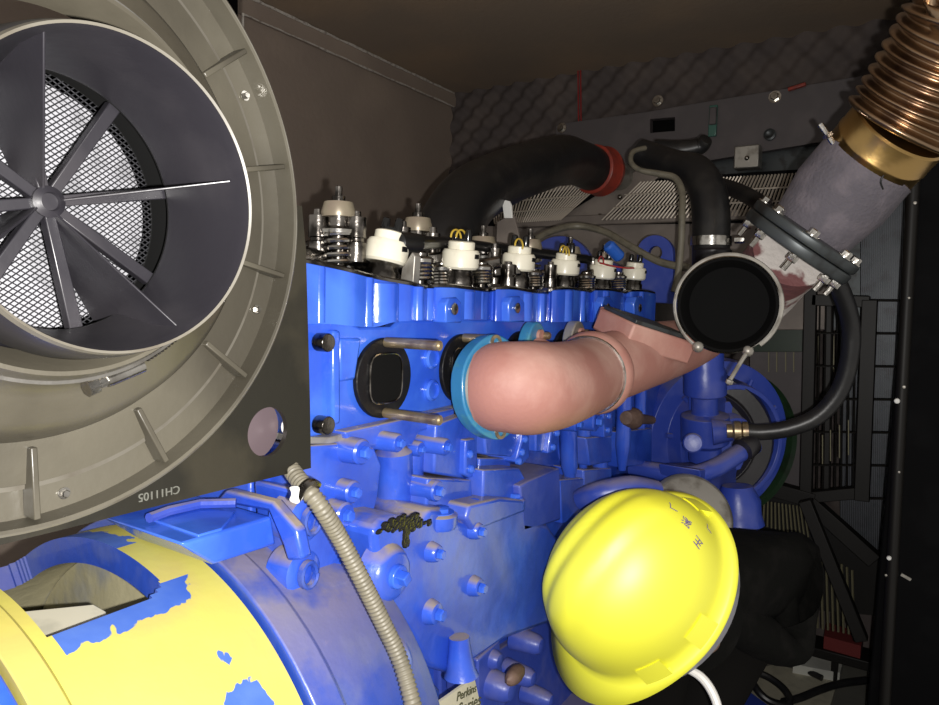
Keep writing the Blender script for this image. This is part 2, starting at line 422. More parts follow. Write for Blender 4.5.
# terminal studs and vertical pipes behind
for (x0_, y0_, x1_, y1_, r, xx) in ((393, 452, 396, 530, .021, -.008), (412, 452, 410, 512, .014, -.006), (568, 425, 570, 482, .014, .004), (625, 388, 622, 470, .014, .02), (600, 445, 600, 500, .014, .004), (641, 380, 640, 440, .012, 0), (585, 392, 583, 470, .012, .0), (482, 460, 480, 515, .014, -.002)):
    p, q = PX(x0_, y0_, XH + xx), PX(x1_, y1_, XH + xx)
    L = (q - p).length
    MB().lathe(p, q - p, [(r * .5, -r * .4), (r, 0), (r, L * .7), (r * .75, L * .85), (r * .5, L)], 18).build('cast_column', BLUE, E)
# bosses with bolts (picture column, row, radius, standoff)
for px, py, r, off in ((362, 452, .0125, .024), (398, 443, .0095, .030), (446, 447, .0095, .034), (437, 491, .0115, .040), (577, 424, .012, .040), (596, 421, .017, .030),
                       (420, 449, .0085, .012), (321, 506, .010, .02), (345, 515, .012, .022), (353, 492, .011, .018)):
    p = PX(px, py, XH + off)
    o = MB().lathe(p - XA * .05, XA, [(r * 1.15, 0), (r, .05), (r * .85, .052)], 22).build('bolt_boss', BLUE, E)
    MB().bolt(p + XA * .001, XA, r * .5, washer=False).build('bolt', BLUEC, o)
for px, py, off in ((470, 454, .031), (471, 469, .031), (527, 424, .035), (525, 439, .035), (522, 452, .035), (519, 461, .035), (557, 424, .035), (557, 433, .035), (553, 447, .035), (608, 400, .03), (609, 416, .03), (608, 430, .03)):
    MB().lathe(PX(px, py, XH + off), XA, [(.0052, -.003), (.0052, .002), (.003, .004), (0, .0045)], 14).build('rivet_bolt', BLUEC, E)
fx('bracket_strip', [(603, 392), (612, 392), (613, 436), (604, 438)], XH + .029, .05)
fx('block_casting', [(586, 438), (612, 436), (612, 462), (590, 466)], XH + .02, .06)
fx('block_casting', [(584, 470), (612, 468), (612, 500), (584, 510)], XH + .02, .06)
fx('block_casting', [(618, 432), (652, 428), (652, 464), (620, 468)], XH + .012, .06)
fx('block_casting', [(560, 480), (584, 478), (584, 520), (562, 524)], XH + .02, .06)
p = PX(628, 418, XH + .03); q = PX(652, 420, XH + .03)
MB().lathe(p, q - p, [(.012, -.01), (.02, .01), (.02, .03), (.011, .05), (.008, (q - p).length)], 16).build('brown_plug', PINKD, E)
# dark crank-damper ring & blue front gear case beyond
p = PD(702, 438, 1.62)
ax = V((.35, -.93, .05))
MB().lathe(p, ax, [(.0, .04), (.055, .04), (.055, .02), (.10, .02), (.112, .03), (.118, .02), (.15, .02), (.158, 0), (.158, -.03)], 48).build('dark_gear_cover', DARKP, E, bevel=.001)
p = PD(722, 440, 1.62); GA = V((.75, -.66, 0))
mb = MB(); mb.lathe(p, GA, [(0, .05), (.06, .05), (.07, .03), (.095, .03), (.10, .015), (.12, .015), (.125, .04), (.135, .04), (.145, .0), (.185, -.005), (.192, -.03), (.192, -.06)], 56)
G = mb.build('round_gear_case', BLUES, E, bevel=.001)
a_, u_, w_ = frame(GA)
for k in range(10):
    a = 2 * PI * k / 10 + .2; q = p + a_ * .012 + (u_ * math.cos(a) + w_ * math.sin(a)) * .11
    e = p + a_ * .01 + (u_ * math.cos(a) + w_ * math.sin(a)) * .155
    MB().cyl(q, e, .006, seg=8).build('cooling_rib', BLUES, G)
MB().lathe(PD(733, 444, 1.74), GA, [(.178, 0), (.184, .01), (.184, -.02)], 56).build('green_back_rim', GREENP, E)
fx('gear_case_casting', [(716, 398), (742, 395), (750, 408), (742, 425), (752, 440), (738, 470), (716, 482)], -.36, .06, BLUES)
# thermostat column with stacked collars
z = [PD(705, 340, 1.45), PD(705, 460, 1.50)]
d = z[1] - z[0]; L = d.length
o = MB().lathe(z[0], d, [(.038, -.02), (.038, L * .22), (.044, L * .26), (.044, L * .44), (.028, L * .46), (.028, L * .6), (.05, L * .62), (.05, L * .84), (.034, L * .88), (.034, L)], 32).build('thermostat_column', BLUES, E, bevel=.0015)
p = PD(693, 443, 1.38); MB().lathe(p, ORG - p, [(.020, -.05), (.020, 0), (.017, .004), (0, .006)], 28).build('round_plug', BLUES, E)
pp = [PD(712, 432, 1.44), PD(732, 431, 1.43)]; MB().cyl(pp[0], pp[1], .028, .02).build('hose_stub', BLUES, E)
pts, rr = cr([PD(632, 468, 1.42), PD(660, 472, 1.38), (PD(690, 475, 1.36)), PD(715, 468, 1.36), PD(738, 454, 1.38), PD(752, 444, 1.40)], 6, [.018, .018, .018, .018, .018, .022])
MB().tube(pts, rr, 18).build('coolant_pipe', BLUES, E)
p = PD(742, 450, 1.375); MB().lathe(p, pts[-1] - pts[-6], [(.023, 0), (.025, .006), (.023, .03)], 20).build('pipe_collar', DARKP, E)
pts, rr = cr([PD(580, 500, 1.05), PD(600, 494, 1.03), PD(630, 489, 1.03), PD(655, 492, 1.05)], 6, [.016, .019, .02, .018]); MB().tube(pts, rr, 16).build('oil_pipe', BLUES, E)
p = PD(694, 512, 1.25); MB().lathe(p, V((.5, -.6, .55)), [(.075, -.09), (.078, -.01), (.07, .0), (.04, .004)], 40).build('oil_filter_can', ZINC, E, bevel=.003)
p = PD(738, 500, 1.45); MB().lathe(p, V((.1, 0, -1)), [(.03, -.03), (.045, 0), (.045, .03), (.05, .05), (.036, .06), (.034, .10)], 24).build('front_pump', BLUES, E)
fx('front_bracket', [(700, 470), (752, 465), (752, 508), (735, 520), (706, 515)], -.33, .08, BLUES)
# lifting eyes
def eye(px, py, rp, ybot, zc, hole):
    c = PD(px, py, zc); r = rp / F * zc
    n = 28; outer = []
    for k in range(n + 1):
        a = PI * k / n; outer.append((px + rp * math.cos(a), py - rp * math.sin(a)))
    outer += [(px - rp, ybot), (px + rp, ybot)]
    mb = MB(); y = c.y
    A = [PY(a, b, y) for a, b in outer]; n = len(A)
    hr = [PY(px + hole * math.cos(2 * PI * k / 24), py - hole * math.sin(2 * PI * k / 24), y) for k in range(24)]
    th = V((0, .02, 0))
    # flat plate with a round hole: bridge the outline to the hole by angle
    import bisect
    cen = PY(px, py, y)
    def ray_out(a):
        dirv = V((math.cos(a), 0, math.sin(a)))
        best = None
        for i in range(n):
            p, q = A[i] - cen, A[(i + 1) % n] - cen
            den = dirv.x * (q.z - p.z) - dirv.z * (q.x - p.x)
            if abs(den) < 1e-12: continue
            t = (p.x * (q.z - p.z) - p.z * (q.x - p.x)) / den
            u = (p.x * dirv.z - p.z * dirv.x) / den
            if t > 0 and -1e-6 <= u <= 1 + 1e-6: best = t if best is None else min(best, t)
        return cen + dirv * (best or r)
    K = 64; O = [ray_out(2 * PI * k / K) for k in range(K)]; hrad = hole / F * zc
    I = [cen + V((math.cos(2 * PI * k / K), 0, math.sin(2 * PI * k / K))) * hrad for k in range(K)]
    vs = [[mb.bm.verts.new(p) for p in L_] for L_ in (O, I, [p + th for p in I], [p + th for p in O])]
    for k in range(K):
        j = (k + 1) % K
        for q in range(4): mb.face([vs[q][k], vs[q][j], vs[(q + 1) % 4][j], vs[(q + 1) % 4][k]])
    return mb.build('lifting_eye', BLUES, E, bevel=.001)
eye(655, 253, 18, 325, 1.75, 7)
eye(560, 268, 32, 320, 1.9, 6)
MB().slaby([(535, 282), (560, 262), (612, 262), (700, 300), (700, 330), (535, 330)], 1.75, .03).build('front_plate', BLUES, E, bevel=.003)
# --- oil cooler cover
cov = [(373, 530), (384, 519), (404, 516), (424, 520), (430, 508), (448, 508), (456, 520), (470, 522), (524, 506), (526, 520), (548, 524), (560, 540), (560, 612), (556, 622), (505, 640), (480, 658), (455, 676), (428, 668), (414, 642), (394, 612), (378, 580)]
CV = fx('oil_cooler_cover', cov, -.405, .085, BLUE, .009)
fx('cover_ridge', [(466, 519), (470, 505), (500, 498), (524, 500), (526, 512), (474, 532)], -.398, .06, BLUE, .004)
for px, py, r, kind in ((389, 574, .022, 'sq'), (432, 552, .0085, 0), (474, 586, .0095, 0), (431, 612, .0105, 0), (474, 530, .0085, 0), (481, 560, .001, 1)):
    if kind == 1: continue
    p = PX(px, py, -.403)
    o = MB().lathe(p, XA, [(r * 1.5, -.012), (r * 1.15, .004), (r, .008), (r * .85, .009)], 26).build('cover_boss', BLUE, E)
    if kind == 'sq': MB().lathe(p + XA * .006, XA, [(r * .55, 0), (r * .5, .008)], 20).box(p + XA * .017, (.012, .010, .010), Matrix.Rotation(.5, 3, 'X')).build('square_plug', BLUEC, o, bevel=.001)
    else: MB().bolt(p + XA * .008, XA, r * .62, washer=False).build('bolt', BLUEC, o)
for px, py, r in ((440, 521, .019), (474, 513, .013), (515, 506, .013)):
    p = PX(px, py - 5, -.412)
    o = MB().lathe(p - ZA * .012, ZA, [(r * .9, 0), (r, .004), (r, .014), (r * .75, .017)], 26).build('top_boss', BLUE, E)
    MB().bolt(p + ZA * .004, ZA, r * .55, .005).build('bolt', BLUEC, o)
p = PX(461, 668, -.392); MB().lathe(p, V((.1, 0, -1)), [(.011, -.034), (.013, -.016), (.0155, 0), (.019, .008), (.014, .01)], 22).build('drain_boss', BLUE, E)
# oily black spill lump on the cover's top edge
mb = MB()
for k in range(150):
    px = random.gauss(405, 9); py = 523 + random.gauss(0, 2.6) + (px - 405) * -.1; mb.ball(PX(px, py, -.4055), random.uniform(.003, .0045), 8, (.35, 1.4, .7))
for k in range(40): mb.ball(PX(random.gauss(406, 1.5), random.uniform(528, 545), -.4052), .0032, 8, (.35, 1, 1.3))
mb.build('oil_grime', DGLASS, E)
# --- lower block under the cover
fx('lower_casting', [(440, 640), (500, 650), (560, 610), (640, 610), (640, 705), (700, 800), (470, 800), (440, 720)], -.485, .08, BLUES, .004)
fx('sump_rail', [(395, 640), (440, 690), (440, 730), (395, 720)], -.42, .06, BLUEW, .003)
for px, py, r, off in ((496, 660, .012, -.43), (538, 645, .014, -.43), (508, 690, .016, -.41), (530, 678, .013, -.43), (548, 700, .012, -.42)):
    p = PX(px, py, off); MB().lathe(p - XA * .04, XA, [(r * 1.3, 0), (r, .04), (r * .7, .046), (0, .048)], 20).build('bolt_boss', BLUES, E)
p = PX(515, 675, -.40); MB().ball(p, .016, 14, (.6, 1.3, .7)).build('brown_plug', PINKD, E)
MB().slabx([(478, 660), (500, 640), (506, 705), (490, 720), (478, 700)], -.435, .05).build('block_rib', BLUES, E, bevel=.003)
# maker's plate
lp = [(436, 712), (474, 676), (484, 712)]
o = MB().slabx([(420, 715), (447, 697), (472, 679), (474, 676), (484, 720)], -.385, .003).build('maker_label', TAG, E)
rgt = (PX(480, 686, -.385) - PX(458, 697, -.385)).normalized()
put_text('label_lettering', 'Perkins', .0135, PX(467, 692.5, -.3845), rgt, ZA, INK, o)
put_text('label_lettering', 'Series', .020, PX(470, 705, -.3845), rgt, ZA, INK, o)
# --- rear: bell housing
mb = MB(); mb.lathe((EX, .345, EZ), YA, [(.18, 0), (.243, 0), (.243, .026), (.237, .030), (.233, .10), (.215, .15), (.15, .17)], 96); mb.build('bell_housing', BLUEW, E, bevel=.002)
fx('bell_shoulder', [(180, 544), (272, 516), (277, 545), (214, 565)], -.432, .10, BLUEC, .003)
yb_ = PX(272, 503, -.432).y
mb = MB(); mb.slaby([(225, 490), (272, 502), (296, 530), (302, 560), (287, 562), (282, 545), (268, 512), (215, 502)], yb_, .012); mb.build('bell_flange', BLUE, E, bevel=.003)
# pocket on the shoulder's top
zt = PX(272, 516, -.432).z
mb = MB(); A = [PZ(x, y, zt + .002) for x, y in ((150, 518), (190, 505), (235, 512), (222, 528), (198, 535), (172, 526))]
mb.prism(A, [p - ZA * .004 for p in A]); mb.build('shoulder_pocket', BLUEC, E, bevel=.001)
mb = MB().tube([PZ(x, y, zt + .006) for x, y in ((149, 518), (168, 511), (200, 504), (236, 503))], .004, 8); mb.build('pocket_rim', BLUES, E)
fx('block_rear_pad', [(292, 488), (318, 492), (340, 520), (345, 560), (338, 592), (312, 604), (298, 575)], -.428, .05, BLUE, .005)
fx('block_rear_pad', [(340, 590), (366, 560), (385, 600), (402, 640), (390, 650), (352, 622)], -.425, .05, BLUEW, .004)
for px, py in ((303, 519), (300, 572)):
    p = PX(px, py, -.424); o = MB().lathe(p, XA, [(.020, -.02), (.019, .004), (.016, .006)], 26).build('bolt_boss', BLUE, E)
    pts = [p + V((.008 + .004 * k / 40, .0085 * math.cos(k * .47), .0105 * math.sin(k * .47))) for k in range(41)]
    MB().tube(pts, .0022, 6).build('coiled_lockwire', BLUEW, o)
mb = MB(); A = [PX(x, y, -.40) for x, y in ((300, 604), (325, 600), (345, 606), (370, 640), (380, 652), (340, 684))]
mb.prism(A, [p - XA * .06 for p in A]); mb.build('starter_mount', BLUEW, E, bevel=.012, seg=4)
p, q = PX(296, 712, -.385), PX(382, 664, -.385)
MB().lathe(p, q - p, [(.028, -.03), (.034, 0), (.034, (q - p).length), (.028, (q - p).length + .010), (0, (q - p).length + .013)], 32).build('starter_motor', BLUE, E)
fx('lower_cover', [(310, 705), (395, 668), (404, 690), (406, 760), (320, 760)], -.40, .05, BLUEW, .004)
# sump and feet down to the skid rails (below the frame)
MB().box((EX, .98, .33), (.26, 1.0, .34)).build('oil_sump', BLUES, E, bevel=.01)
mb = MB()
for y in (.6, 1.4):
    mb.box((-.60, y, .20), (.46, .08, .16))
mb.build('mounting_foot', BLACKM, E)
for x in (-.80, -.40):
    tag(MB().box((x, 1.1, .06), (.08, 2.0, .12)).build('skid_rail', CAGE, bevel=.004), 'black steel skid rail under the %s side of the blue engine' % ('far' if x < -.5 else 'near'), 'steel rail')
# ------------------------------------------------------------------ valve gear on top of the engine
def injector(px, py_base, s, zc):
    b = PD(px, py_base, zc)
    ax = (V((.10, -.06, 1))).normalized()
    if px < 400: ax = V((.10, .16, 1)).normalized()
    r = .0228
    o = MB().lathe(b, ax, [(r * .9, -.02), (r * .9, .006), (r * .78, .010), (r * .78, .026)], 30).build('injector', DSTEEL, E)
    MB().lathe(b + ax * .017, ax, [(r * 1.0, 0), (r * 1.12, .003), (r * 1.12, .022), (r * 1.02, .026), (r * .80, .0265), (r * .80, .036), (r * .7, .0375), (0, .0375)], 36).build('solenoid_cap', IVORY, o)
    mb = MB(); a, u, w = frame(ax, XA)
    for sx in (-1, 1):
        c = b + ax * .054 + u * .010 * sx
        mb.lathe(c, ax, [(.0052, 0), (.0055, .008), (.0045, .016), (0, .018)], 12)
    mb.lathe(b + ax * .052, ax, [(.014, 0), (.013, .006)], 16)
    mb.build('terminal', DGLASS, o)
    for sx in (-1, 1): MB().box(b + ax * .035 + u * sx * r * 1.08, (.005, .008, .006)).build('retaining_clip', BLACKM, o)
INJ = [(382, 277), (459, 281), (517, 281), (563.5, 284), (601, 287), (632.5, 287)]
for i, (px, py) in enumerate(INJ):
    zc = 439 / (920 - px); injector(px, py, 1, zc)
def spring_stack(px, ytop, ybase, zc, nut=True, r=.02, capm=TANCAP):
    base = PD(px, ybase, zc); top = PD(px, ytop, zc); h = max(.05, (top - base).length)
    pts = []
    turns = 5
    hs = h * .42
    for k in range(turns * 14 + 1):
        a = 2 * PI * k / 14; pts.append(base + V((r * .95 * math.cos(a), r * .95 * math.sin(a), hs * k / (turns * 14))))
    o = MB().tube(pts, .0028, 7).build('valve_spring', STEEL, E)
    MB().lathe(base, ZA, [(r * .5, -.03), (r * .55, hs + .006), (r * .7, hs + .008), (r * .7, h * .62)], 20).build('spring_post', DSTEEL, o)
    MB().lathe(base + ZA * hs, ZA, [(r * 1.15, 0), (r * 1.2, .004), (r * .8, .008)], 24).build('spring_retainer', STEEL, o)
    if nut:
        MB().lathe(base + ZA * h * .62, ZA, [(r * 1.1, 0), (r * 1.1, h * .02), (r * 1.15, h * .05), (r * .95, h * .18), (r * .6, h * .19)], 28).build('adjuster_cap', capm, o)
        MB().lathe(base + ZA * h * .8, ZA, [(r * .45, 0), (r * .45, h * .07), (r * .25, h * .08), (r * .25, h * .19), (r * .15, h * .2)], 12).build('adjuster_screw', DSTEEL, o)
for px, yt, yb, zc in ((338, 187, 268, .80), (417, 204, 278, 1.02), (482, 226, 283, 1.12), (529, 229, 285, 1.25), (569, 237, 288, 1.42), (603, 244, 291, 1.55)):
    spring_stack(px, yt, yb, zc, r=.0175 if zc < 1 else .019)
for px, yt, yb, zc in ((420, 236, 282, .86), (481, 250, 285, .98), (533, 268, 288, 1.15), (586, 262, 290, 1.3), (618, 262, 290, 1.45), (441, 258, 286, .95)):
    spring_stack(px, yt, yb, zc, nut=False, r=.015)
# rocker bridges and posts
def post(px, y0_, y1_, zc, r=.0115):
    a, b = PD(px, y1_, zc), PD(px, y0_, zc); L = (b - a).length
    MB().lathe(a, ZA, [(r, 0), (r, L * .38), (r * .8, L * .40), (r * .8, L * .46), (r, L * .48), (r, L * .88), (r * .5, L * .9), (r * .45, L)], 20).build('rocker_post', DSTEEL, E)
for a in ((318, 210, 262, .80), (356, 212, 262, .80), (402, 222, 272, .95), (432, 228, 278, 1.0), (494, 244, 284, 1.1), (508, 262, 287, 1.0), (550, 262, 288, 1.2), (592, 258, 289, 1.4)): post(*a)
mb = MB()
for (x0_, y0_, x1_, y1_, zc) in ((302, 252, 330, 238, .82), (318, 244, 400, 262, .84), (350, 240, 372, 262, .82), (400, 262, 445, 258, .95), (470, 268, 500, 262, 1.0), (492, 272, 520, 270, 1.05), (540, 276, 560, 270, 1.2), (583, 276, 598, 272, 1.35)):
    a, b = PD(x0_, y0_, zc), PD(x1_, y1_, zc + .02); d = b - a
    X_, Y_, Z_ = frame(d); R = Matrix((X_, Z_, Y_)).transposed()
    o = MB().box((a + b) / 2, (d.length, .014, .018), R).build('rocker_arm', DSTEEL, E, bevel=.004)
mb.bm.free()
# grey baffle tab beside first injector
MB().slaby([(402, 268), (412, 252), (415, 256), (413, 284), (400, 282)], PD(408, 270, .80).y, .012).build('baffle_tab', ZINC, E, bevel=.001)
# rocker shaft
a, b = PD(330, 252, .84), PD(640, 282, 1.75)
MB().tube([V((-.585, .50, H + .045)), V((-.585, 1.62, H + .045))], .012, 16).build('rocker_shaft', DSTEEL, E)
# ------------------------------------------------------------------ wiring loom over the injectors
W = thing('wiring_loom', 'shiny black wiring loom running over the row of white injector caps', 'cable', PD(470, 250, .95))
pts, rr = cr([PD(398, 243, .82), PD(410, 243, .84), PD(430, 243, .90), PD(450, 243, 1.0), PD(480, 246, 1.08), PD(520, 251, 1.18), PD(560, 256, 1.32), PD(598, 261, 1.42)], 8, [.008, .013, .0085, .007, .008, .0085, .0095, .008])
MB().tube(pts, rr, 14).build('loom_sleeve', LOOM, W)
MB().lathe(PD(398, 243, .81), PD(426, 244, .85) - PD(398, 243, .81), [(.007, -.004), (.0125, 0), (.013, .02), (.012, .034), (.007, .038)], 18).build('loom_plug', LOOM, W)
for k, (px, py, zc, m) in enumerate(((456, 238, .93, YWIRE), (460, 238, .93, YWIRE), (517, 246, 1.02, YWIRE), (561, 252, 1.14, YWIRE), (563, 253, 1.14, YWIRE), (598, 262, 1.25, REDW))):
    pts = [PD(px, py, zc) + V((.0, .012 * math.cos(a) + .003 * k, .011 * math.sin(a))) for a in [PI * j / 10 - .3 for j in range(12)]]
    MB().tube(pts, .0014, 6).build('wire', m, W)
MB().lathe(PD(609, 246, 1.28), PD(626, 264, 1.3) - PD(609, 246, 1.28), [(.009, -.004), (.012, 0), (.012, .03), (.009, .034)], 14).build('blue_connector', BLUECON, W)
MB().tube(cr([PD(600, 263, 1.27), PD(612, 266, 1.28), PD(626, 268, 1.29), PD(634, 268, 1.3)], 4), .0016, 6).build('wire', REDW, W)
# white-tipped bracket tab standing behind the injectors
T = thing('tagged_bracket', 'thin grey upright bracket tipped with a white tab behind the injectors', 'bracket', PD(508, 240, 1.5))
MB().slaby([(496, 248), (497, 222), (508, 216), (514, 216), (522, 248)], PD(508, 240, 1.5).y, .008).build('plate', SHROUD, T, bevel=.001)
MB().slaby([(502, 203), (505, 200), (509, 201), (511, 205), (512, 218), (504, 218)], PD(508, 240, 1.5).y - .004, .006).build('white_tab', WTIP, T, bevel=.001)
# ------------------------------------------------------------------ generator housing (yellow drum)
D = thing('generator_housing', 'yellow and blue painted round generator housing with an open window at lower left', 'generator', (EX, .27, EZ - .25))
R0, R1, ya, yb = .236, .214, .206, .342
def ang(px, py, R=R0):
    d = ray(px, py); o = ORG - V((EX, 0, EZ))
    A = d.x ** 2 + d.z ** 2; B = 2 * (o.x * d.x + o.z * d.z); Cc = o.x ** 2 + o.z ** 2 - R * R
    disc = B * B - 4 * A * Cc
    if disc < 0: return None
    t = (-B - math.sqrt(disc)) / (2 * A); p = o + d * t
    return math.atan2(p.z, p.x), p.y
aw, yw = ang(100, 615); aw2 = math.radians(128)
b1 = ang(43, 645); b2 = ang(160, 588)
wy0, wy1 = .214, ang(168, 588)[1]
print('window', math.degrees(aw), yw, b1, b2, wy0, wy1)
aw = (b1[0] + b2[0]) / 2
chips = [ang(227, 660), ang(222, 655), ang(250, 696), ang(262, 700), ang(235, 702)]
na, ny = 420, 84
def inwin(a, y, g=0.):
    da = min(a - (aw - g / R0), (aw2 + g / R0) - a) * R0; dy = min(y - (wy0 - g), (wy1 + g) - y)
    if da <= 0 or dy <= 0: return False
    rc = .02 + g * .5
    # rounded corners
    if da < rc and dy < rc and (y > (wy0 + wy1) / 2 ): return (rc - da) ** 2 + (rc - dy) ** 2 < rc * rc
    return True
mb = MB(); VO = {}; VI = {}
def vv(dic, i, j, R):
    i %= na
    if (i, j) not in dic:
        a = 2 * PI * i / na; y = ya + (yb - ya) * j / ny
        dic[(i, j)] = mb.bm.verts.new((EX + R * math.cos(a), y, EZ + R * math.sin(a)))
    return dic[(i, j)]
solid = {}
for i in range(na):
    for j in range(ny):
        a = 2 * PI * (i + .5) / na
        if a > PI * 1.5: a -= 2 * PI
        y = ya + (yb - ya) * (j + .5) / ny
        solid[(i, j)] = not inwin(a, y)
for i in range(na):
    for j in range(ny):
        if not solid[(i, j)]: continue
        a = 2 * PI * (i + .5) / na
        if a > PI * 1.5: a -= 2 * PI
        y = ya + (yb - ya) * (j + .5) / ny
        mb.mi = 0
        mb.face([vv(VO, i, j, R0), vv(VO, i + 1, j, R0), vv(VO, i + 1, j + 1, R0), vv(VO, i, j + 1, R0)])
        mb.mi = 1; mb.face([vv(VI, i, j, R1), vv(VI, i, j + 1, R1), vv(VI, i + 1, j + 1, R1), vv(VI, i + 1, j, R1)])
        mb.mi = 2
        for (di, dj, e) in ((-1, 0, ((0, 0), (0, 1))), (1, 0, ((1, 1), (1, 0))), (0, -1, ((1, 0), (0, 0))), (0, 1, ((0, 1), (1, 1)))):
            nb = ((i + di) % na, j + dj)
            if nb[1] < 0 or nb[1] >= ny or not solid[nb]:
                (p, q), (r, s) = e
                mb.mi = 2 if 0 <= nb[1] < ny else 0
                mb.face([vv(VO, i + p, j + q, R0), vv(VI, i + p, j + q, R1), vv(VI, i + r, j + s, R1), vv(VO, i + r, j + s, R0)])
PAINT = mat('two_tone_paint', (.50, .45, .10), .42, 0, (.47, .39, .11), 12, .5, .05, 60)
nt = PAINT.node_tree; bs = nt.nodes['Principled BSDF']; old = bs.inputs['Base Color'].links[0].from_socket
at = nt.nodes.new('ShaderNodeAttribute'); at.attribute_name = 'blue_paint'
nz = nt.nodes.new('ShaderNodeTexNoise'); nz.inputs['Scale'].default_value = 90; tc_ = nt.nodes.new('ShaderNodeTexCoord'); nt.links.new(tc_.outputs['Object'], nz.inputs['Vector'])
ad = nt.nodes.new('ShaderNodeMath'); ad.operation = 'MULTIPLY_ADD'; ad.inputs[1].default_value = .006; nt.links.new(nz.outputs['Fac'], ad.inputs[0]); nt.links.new(at.outputs['Fac'], ad.inputs[2])
mr = nt.nodes.new('ShaderNodeMapRange'); mr.inputs[1].default_value = .0028; mr.inputs[2].default_value = .0036; nt.links.new(ad.outputs[0], mr.inputs[0])
nb2 = nt.nodes.new('ShaderNodeTexNoise'); nb2.inputs['Scale'].default_value = 40; nt.links.new(tc_.outputs['Object'], nb2.inputs['Vector'])
mb2 = nt.nodes.new('ShaderNodeMix'); mb2.data_type = 'RGBA'; mb2.inputs[6].default_value = (.022, .075, .40, 1); mb2.inputs[7].default_value = (.09, .17, .45, 1); nt.links.new(nb2.outputs['Fac'], mb2.inputs[0])
mm_ = nt.nodes.new('ShaderNodeMix'); mm_.data_type = 'RGBA'; nt.links.new(mr.outputs[0], mm_.inputs[0]); nt.links.new(old, mm_.inputs[6]); nt.links.new(mb2.outputs[2], mm_.inputs[7]); nt.links.new(mm_.outputs[2], bs.inputs['Base Color'])
DS = mb.build('drum_shell', [PAINT, INNER, BLUEW], D, sharp=50)
att = DS.data.attributes.new('blue_paint', 'FLOAT', 'POINT'); off_ = wloc(DS)
def edge_d(a, y):      # distance (m) outside the window opening
    dx = max((aw - a) * R0, (a - aw2) * R0, 0.); dy = max(wy0 - y, y - wy1, 0.); return math.hypot(dx, dy)
for v in DS.data.vertices:
    p = v.co + off_; a = math.atan2(p.z - EZ, p.x - EX); y = p.y
    if a < -PI * .5: a += 2 * PI
    g = .017 + .007 * noise.noise(V((a * 24, y * 110, 1))) + .003 * noise.noise(V((a * 80, y * 300, 5)))
    val = -1.
    if y > wy0 + .003 and (a < aw + .05 or (y > wy1 - .012 and a > aw + .3)): val = g - edge_d(a, y)
    for ca, rr_ in zip(chips, (.004, .003, .012, .008, .008)):
        if ca: val = max(val, rr_ + .004 * noise.noise(V((a * 50, y * 220, 9))) - math.hypot((a - ca[0]) * R0, y - ca[1]))
    att.data[v.index].value = val
mb = MB(); mb.lathe((EX, 0, EZ), YA, [(.19, .186), (.237, .186), (.238, .2045), (.205, .2045)], 128, caps=False); mb.build('yellow_band', YEL, D, bevel=.001)
mb = MB(); mb.lathe((EX, 0, EZ), YA, [(.02, .10), (.20, .10), (.226, .118), (.233, .14), (.233, .184), (.02, .184)], 128, caps=False)
EB = mb.build('blue_end_bell', BLUEC, D, bevel=.002)
for a in (62, 40, 18, 85):
    r = math.radians(a); p = V((EX + .2325 * math.cos(r), .152, EZ + .2325 * math.sin(r))); n = V((math.cos(r), 0, math.sin(r)))
    MB().lathe(p, n, [(.017, -.004), (.016, .004), (.012, .006), (.011, .012), (0, .013)], 24).build('end_bolt', BLUEC, EB)
# inside: web disc, fan blade
mb = MB(); mb.lathe((EX, .30, EZ), YA, [(.02, 0), (.10, 0), (.14, .03), (.213, .035), (.213, .041), (.02, .041)], 80, caps=False); mb.build('inner_web', INNER, D)
mb = MB(); mb.lathe((EX, .215, EZ), YA, [(.02, 0), (.105, 0), (.11, .02), (.11, .07), (.02, .075)], 80, caps=False); mb.build('rotor', BLACKM, D)
def drumpt(px, py, R):
    a, y = ang(px, py, R); return V((EX + R * math.cos(a), y, EZ + R * math.sin(a)))
A = [drumpt(14, 612, .206), drumpt(94, 604, .206), drumpt(106, 611, .206), drumpt(112, 625, .206), drumpt(44, 655, .206)]
MB().prism(A, [EXC + (p - EXC) * .985 for p in A for EXC in [V((EX, p.y, EZ))]]).build('fan_blade', TAG, D, bevel=.001)
# ------------------------------------------------------------------ mounting plate
XP = -.40
mp = [(-60, 560), (311, 468), (310, 400), (306, 250), (302, 206), (-60, 175)]
MPL = thing('mounting_plate', 'black painted flat steel plate with a round hole behind the intake ring', 'metal plate', PX(200, 490, XP))
# plate with a real hole at (268,432)
mb = MB()
hole_c = PX(268, 432, XP); hr = .0185
A = [PX(a, b, XP) for a, b in mp]; A = [V((XP, p.y, p.z)) for p in A]
K = 72; n = len(A)
def rout(a):
    dv = V((0, math.cos(a), math.sin(a))); best = None
    for i in range(n):
        p, q = A[i] - hole_c, A[(i + 1) % n] - hole_c
        den = dv.y * (q.z - p.z) - dv.z * (q.y - p.y)
        if abs(den) < 1e-12: continue
        t = (p.y * (q.z - p.z) - p.z * (q.y - p.y)) / den; u = (p.y * dv.z - p.z * dv.y) / den
        if t > 0 and -1e-6 <= u <= 1.000001: best = t if best is None else min(best, t)
    return hole_c + dv * (best or .1)
angs = sorted([2 * PI * k / K for k in range(K)] + [math.atan2((p - hole_c).z, (p - hole_c).y) % (2 * PI) for p in A])
O = [rout(a) for a in angs]; I = [hole_c + V((0, math.cos(a), math.sin(a))) * hr for a in angs]; th = V((-.004, 0, 0))
vs = [[mb.bm.verts.new(p) for p in L_] for L_ in (O, I, [p + th for p in I], [p + th for p in O])]
for k in range(len(angs)):
    j = (k + 1) % len(angs)
    for q in range(4): mb.face([vs[q][k], vs[q][j], vs[(q + 1) % 4][j], vs[(q + 1) % 4][k]])
mb.build('plate', PLATE, MPL)
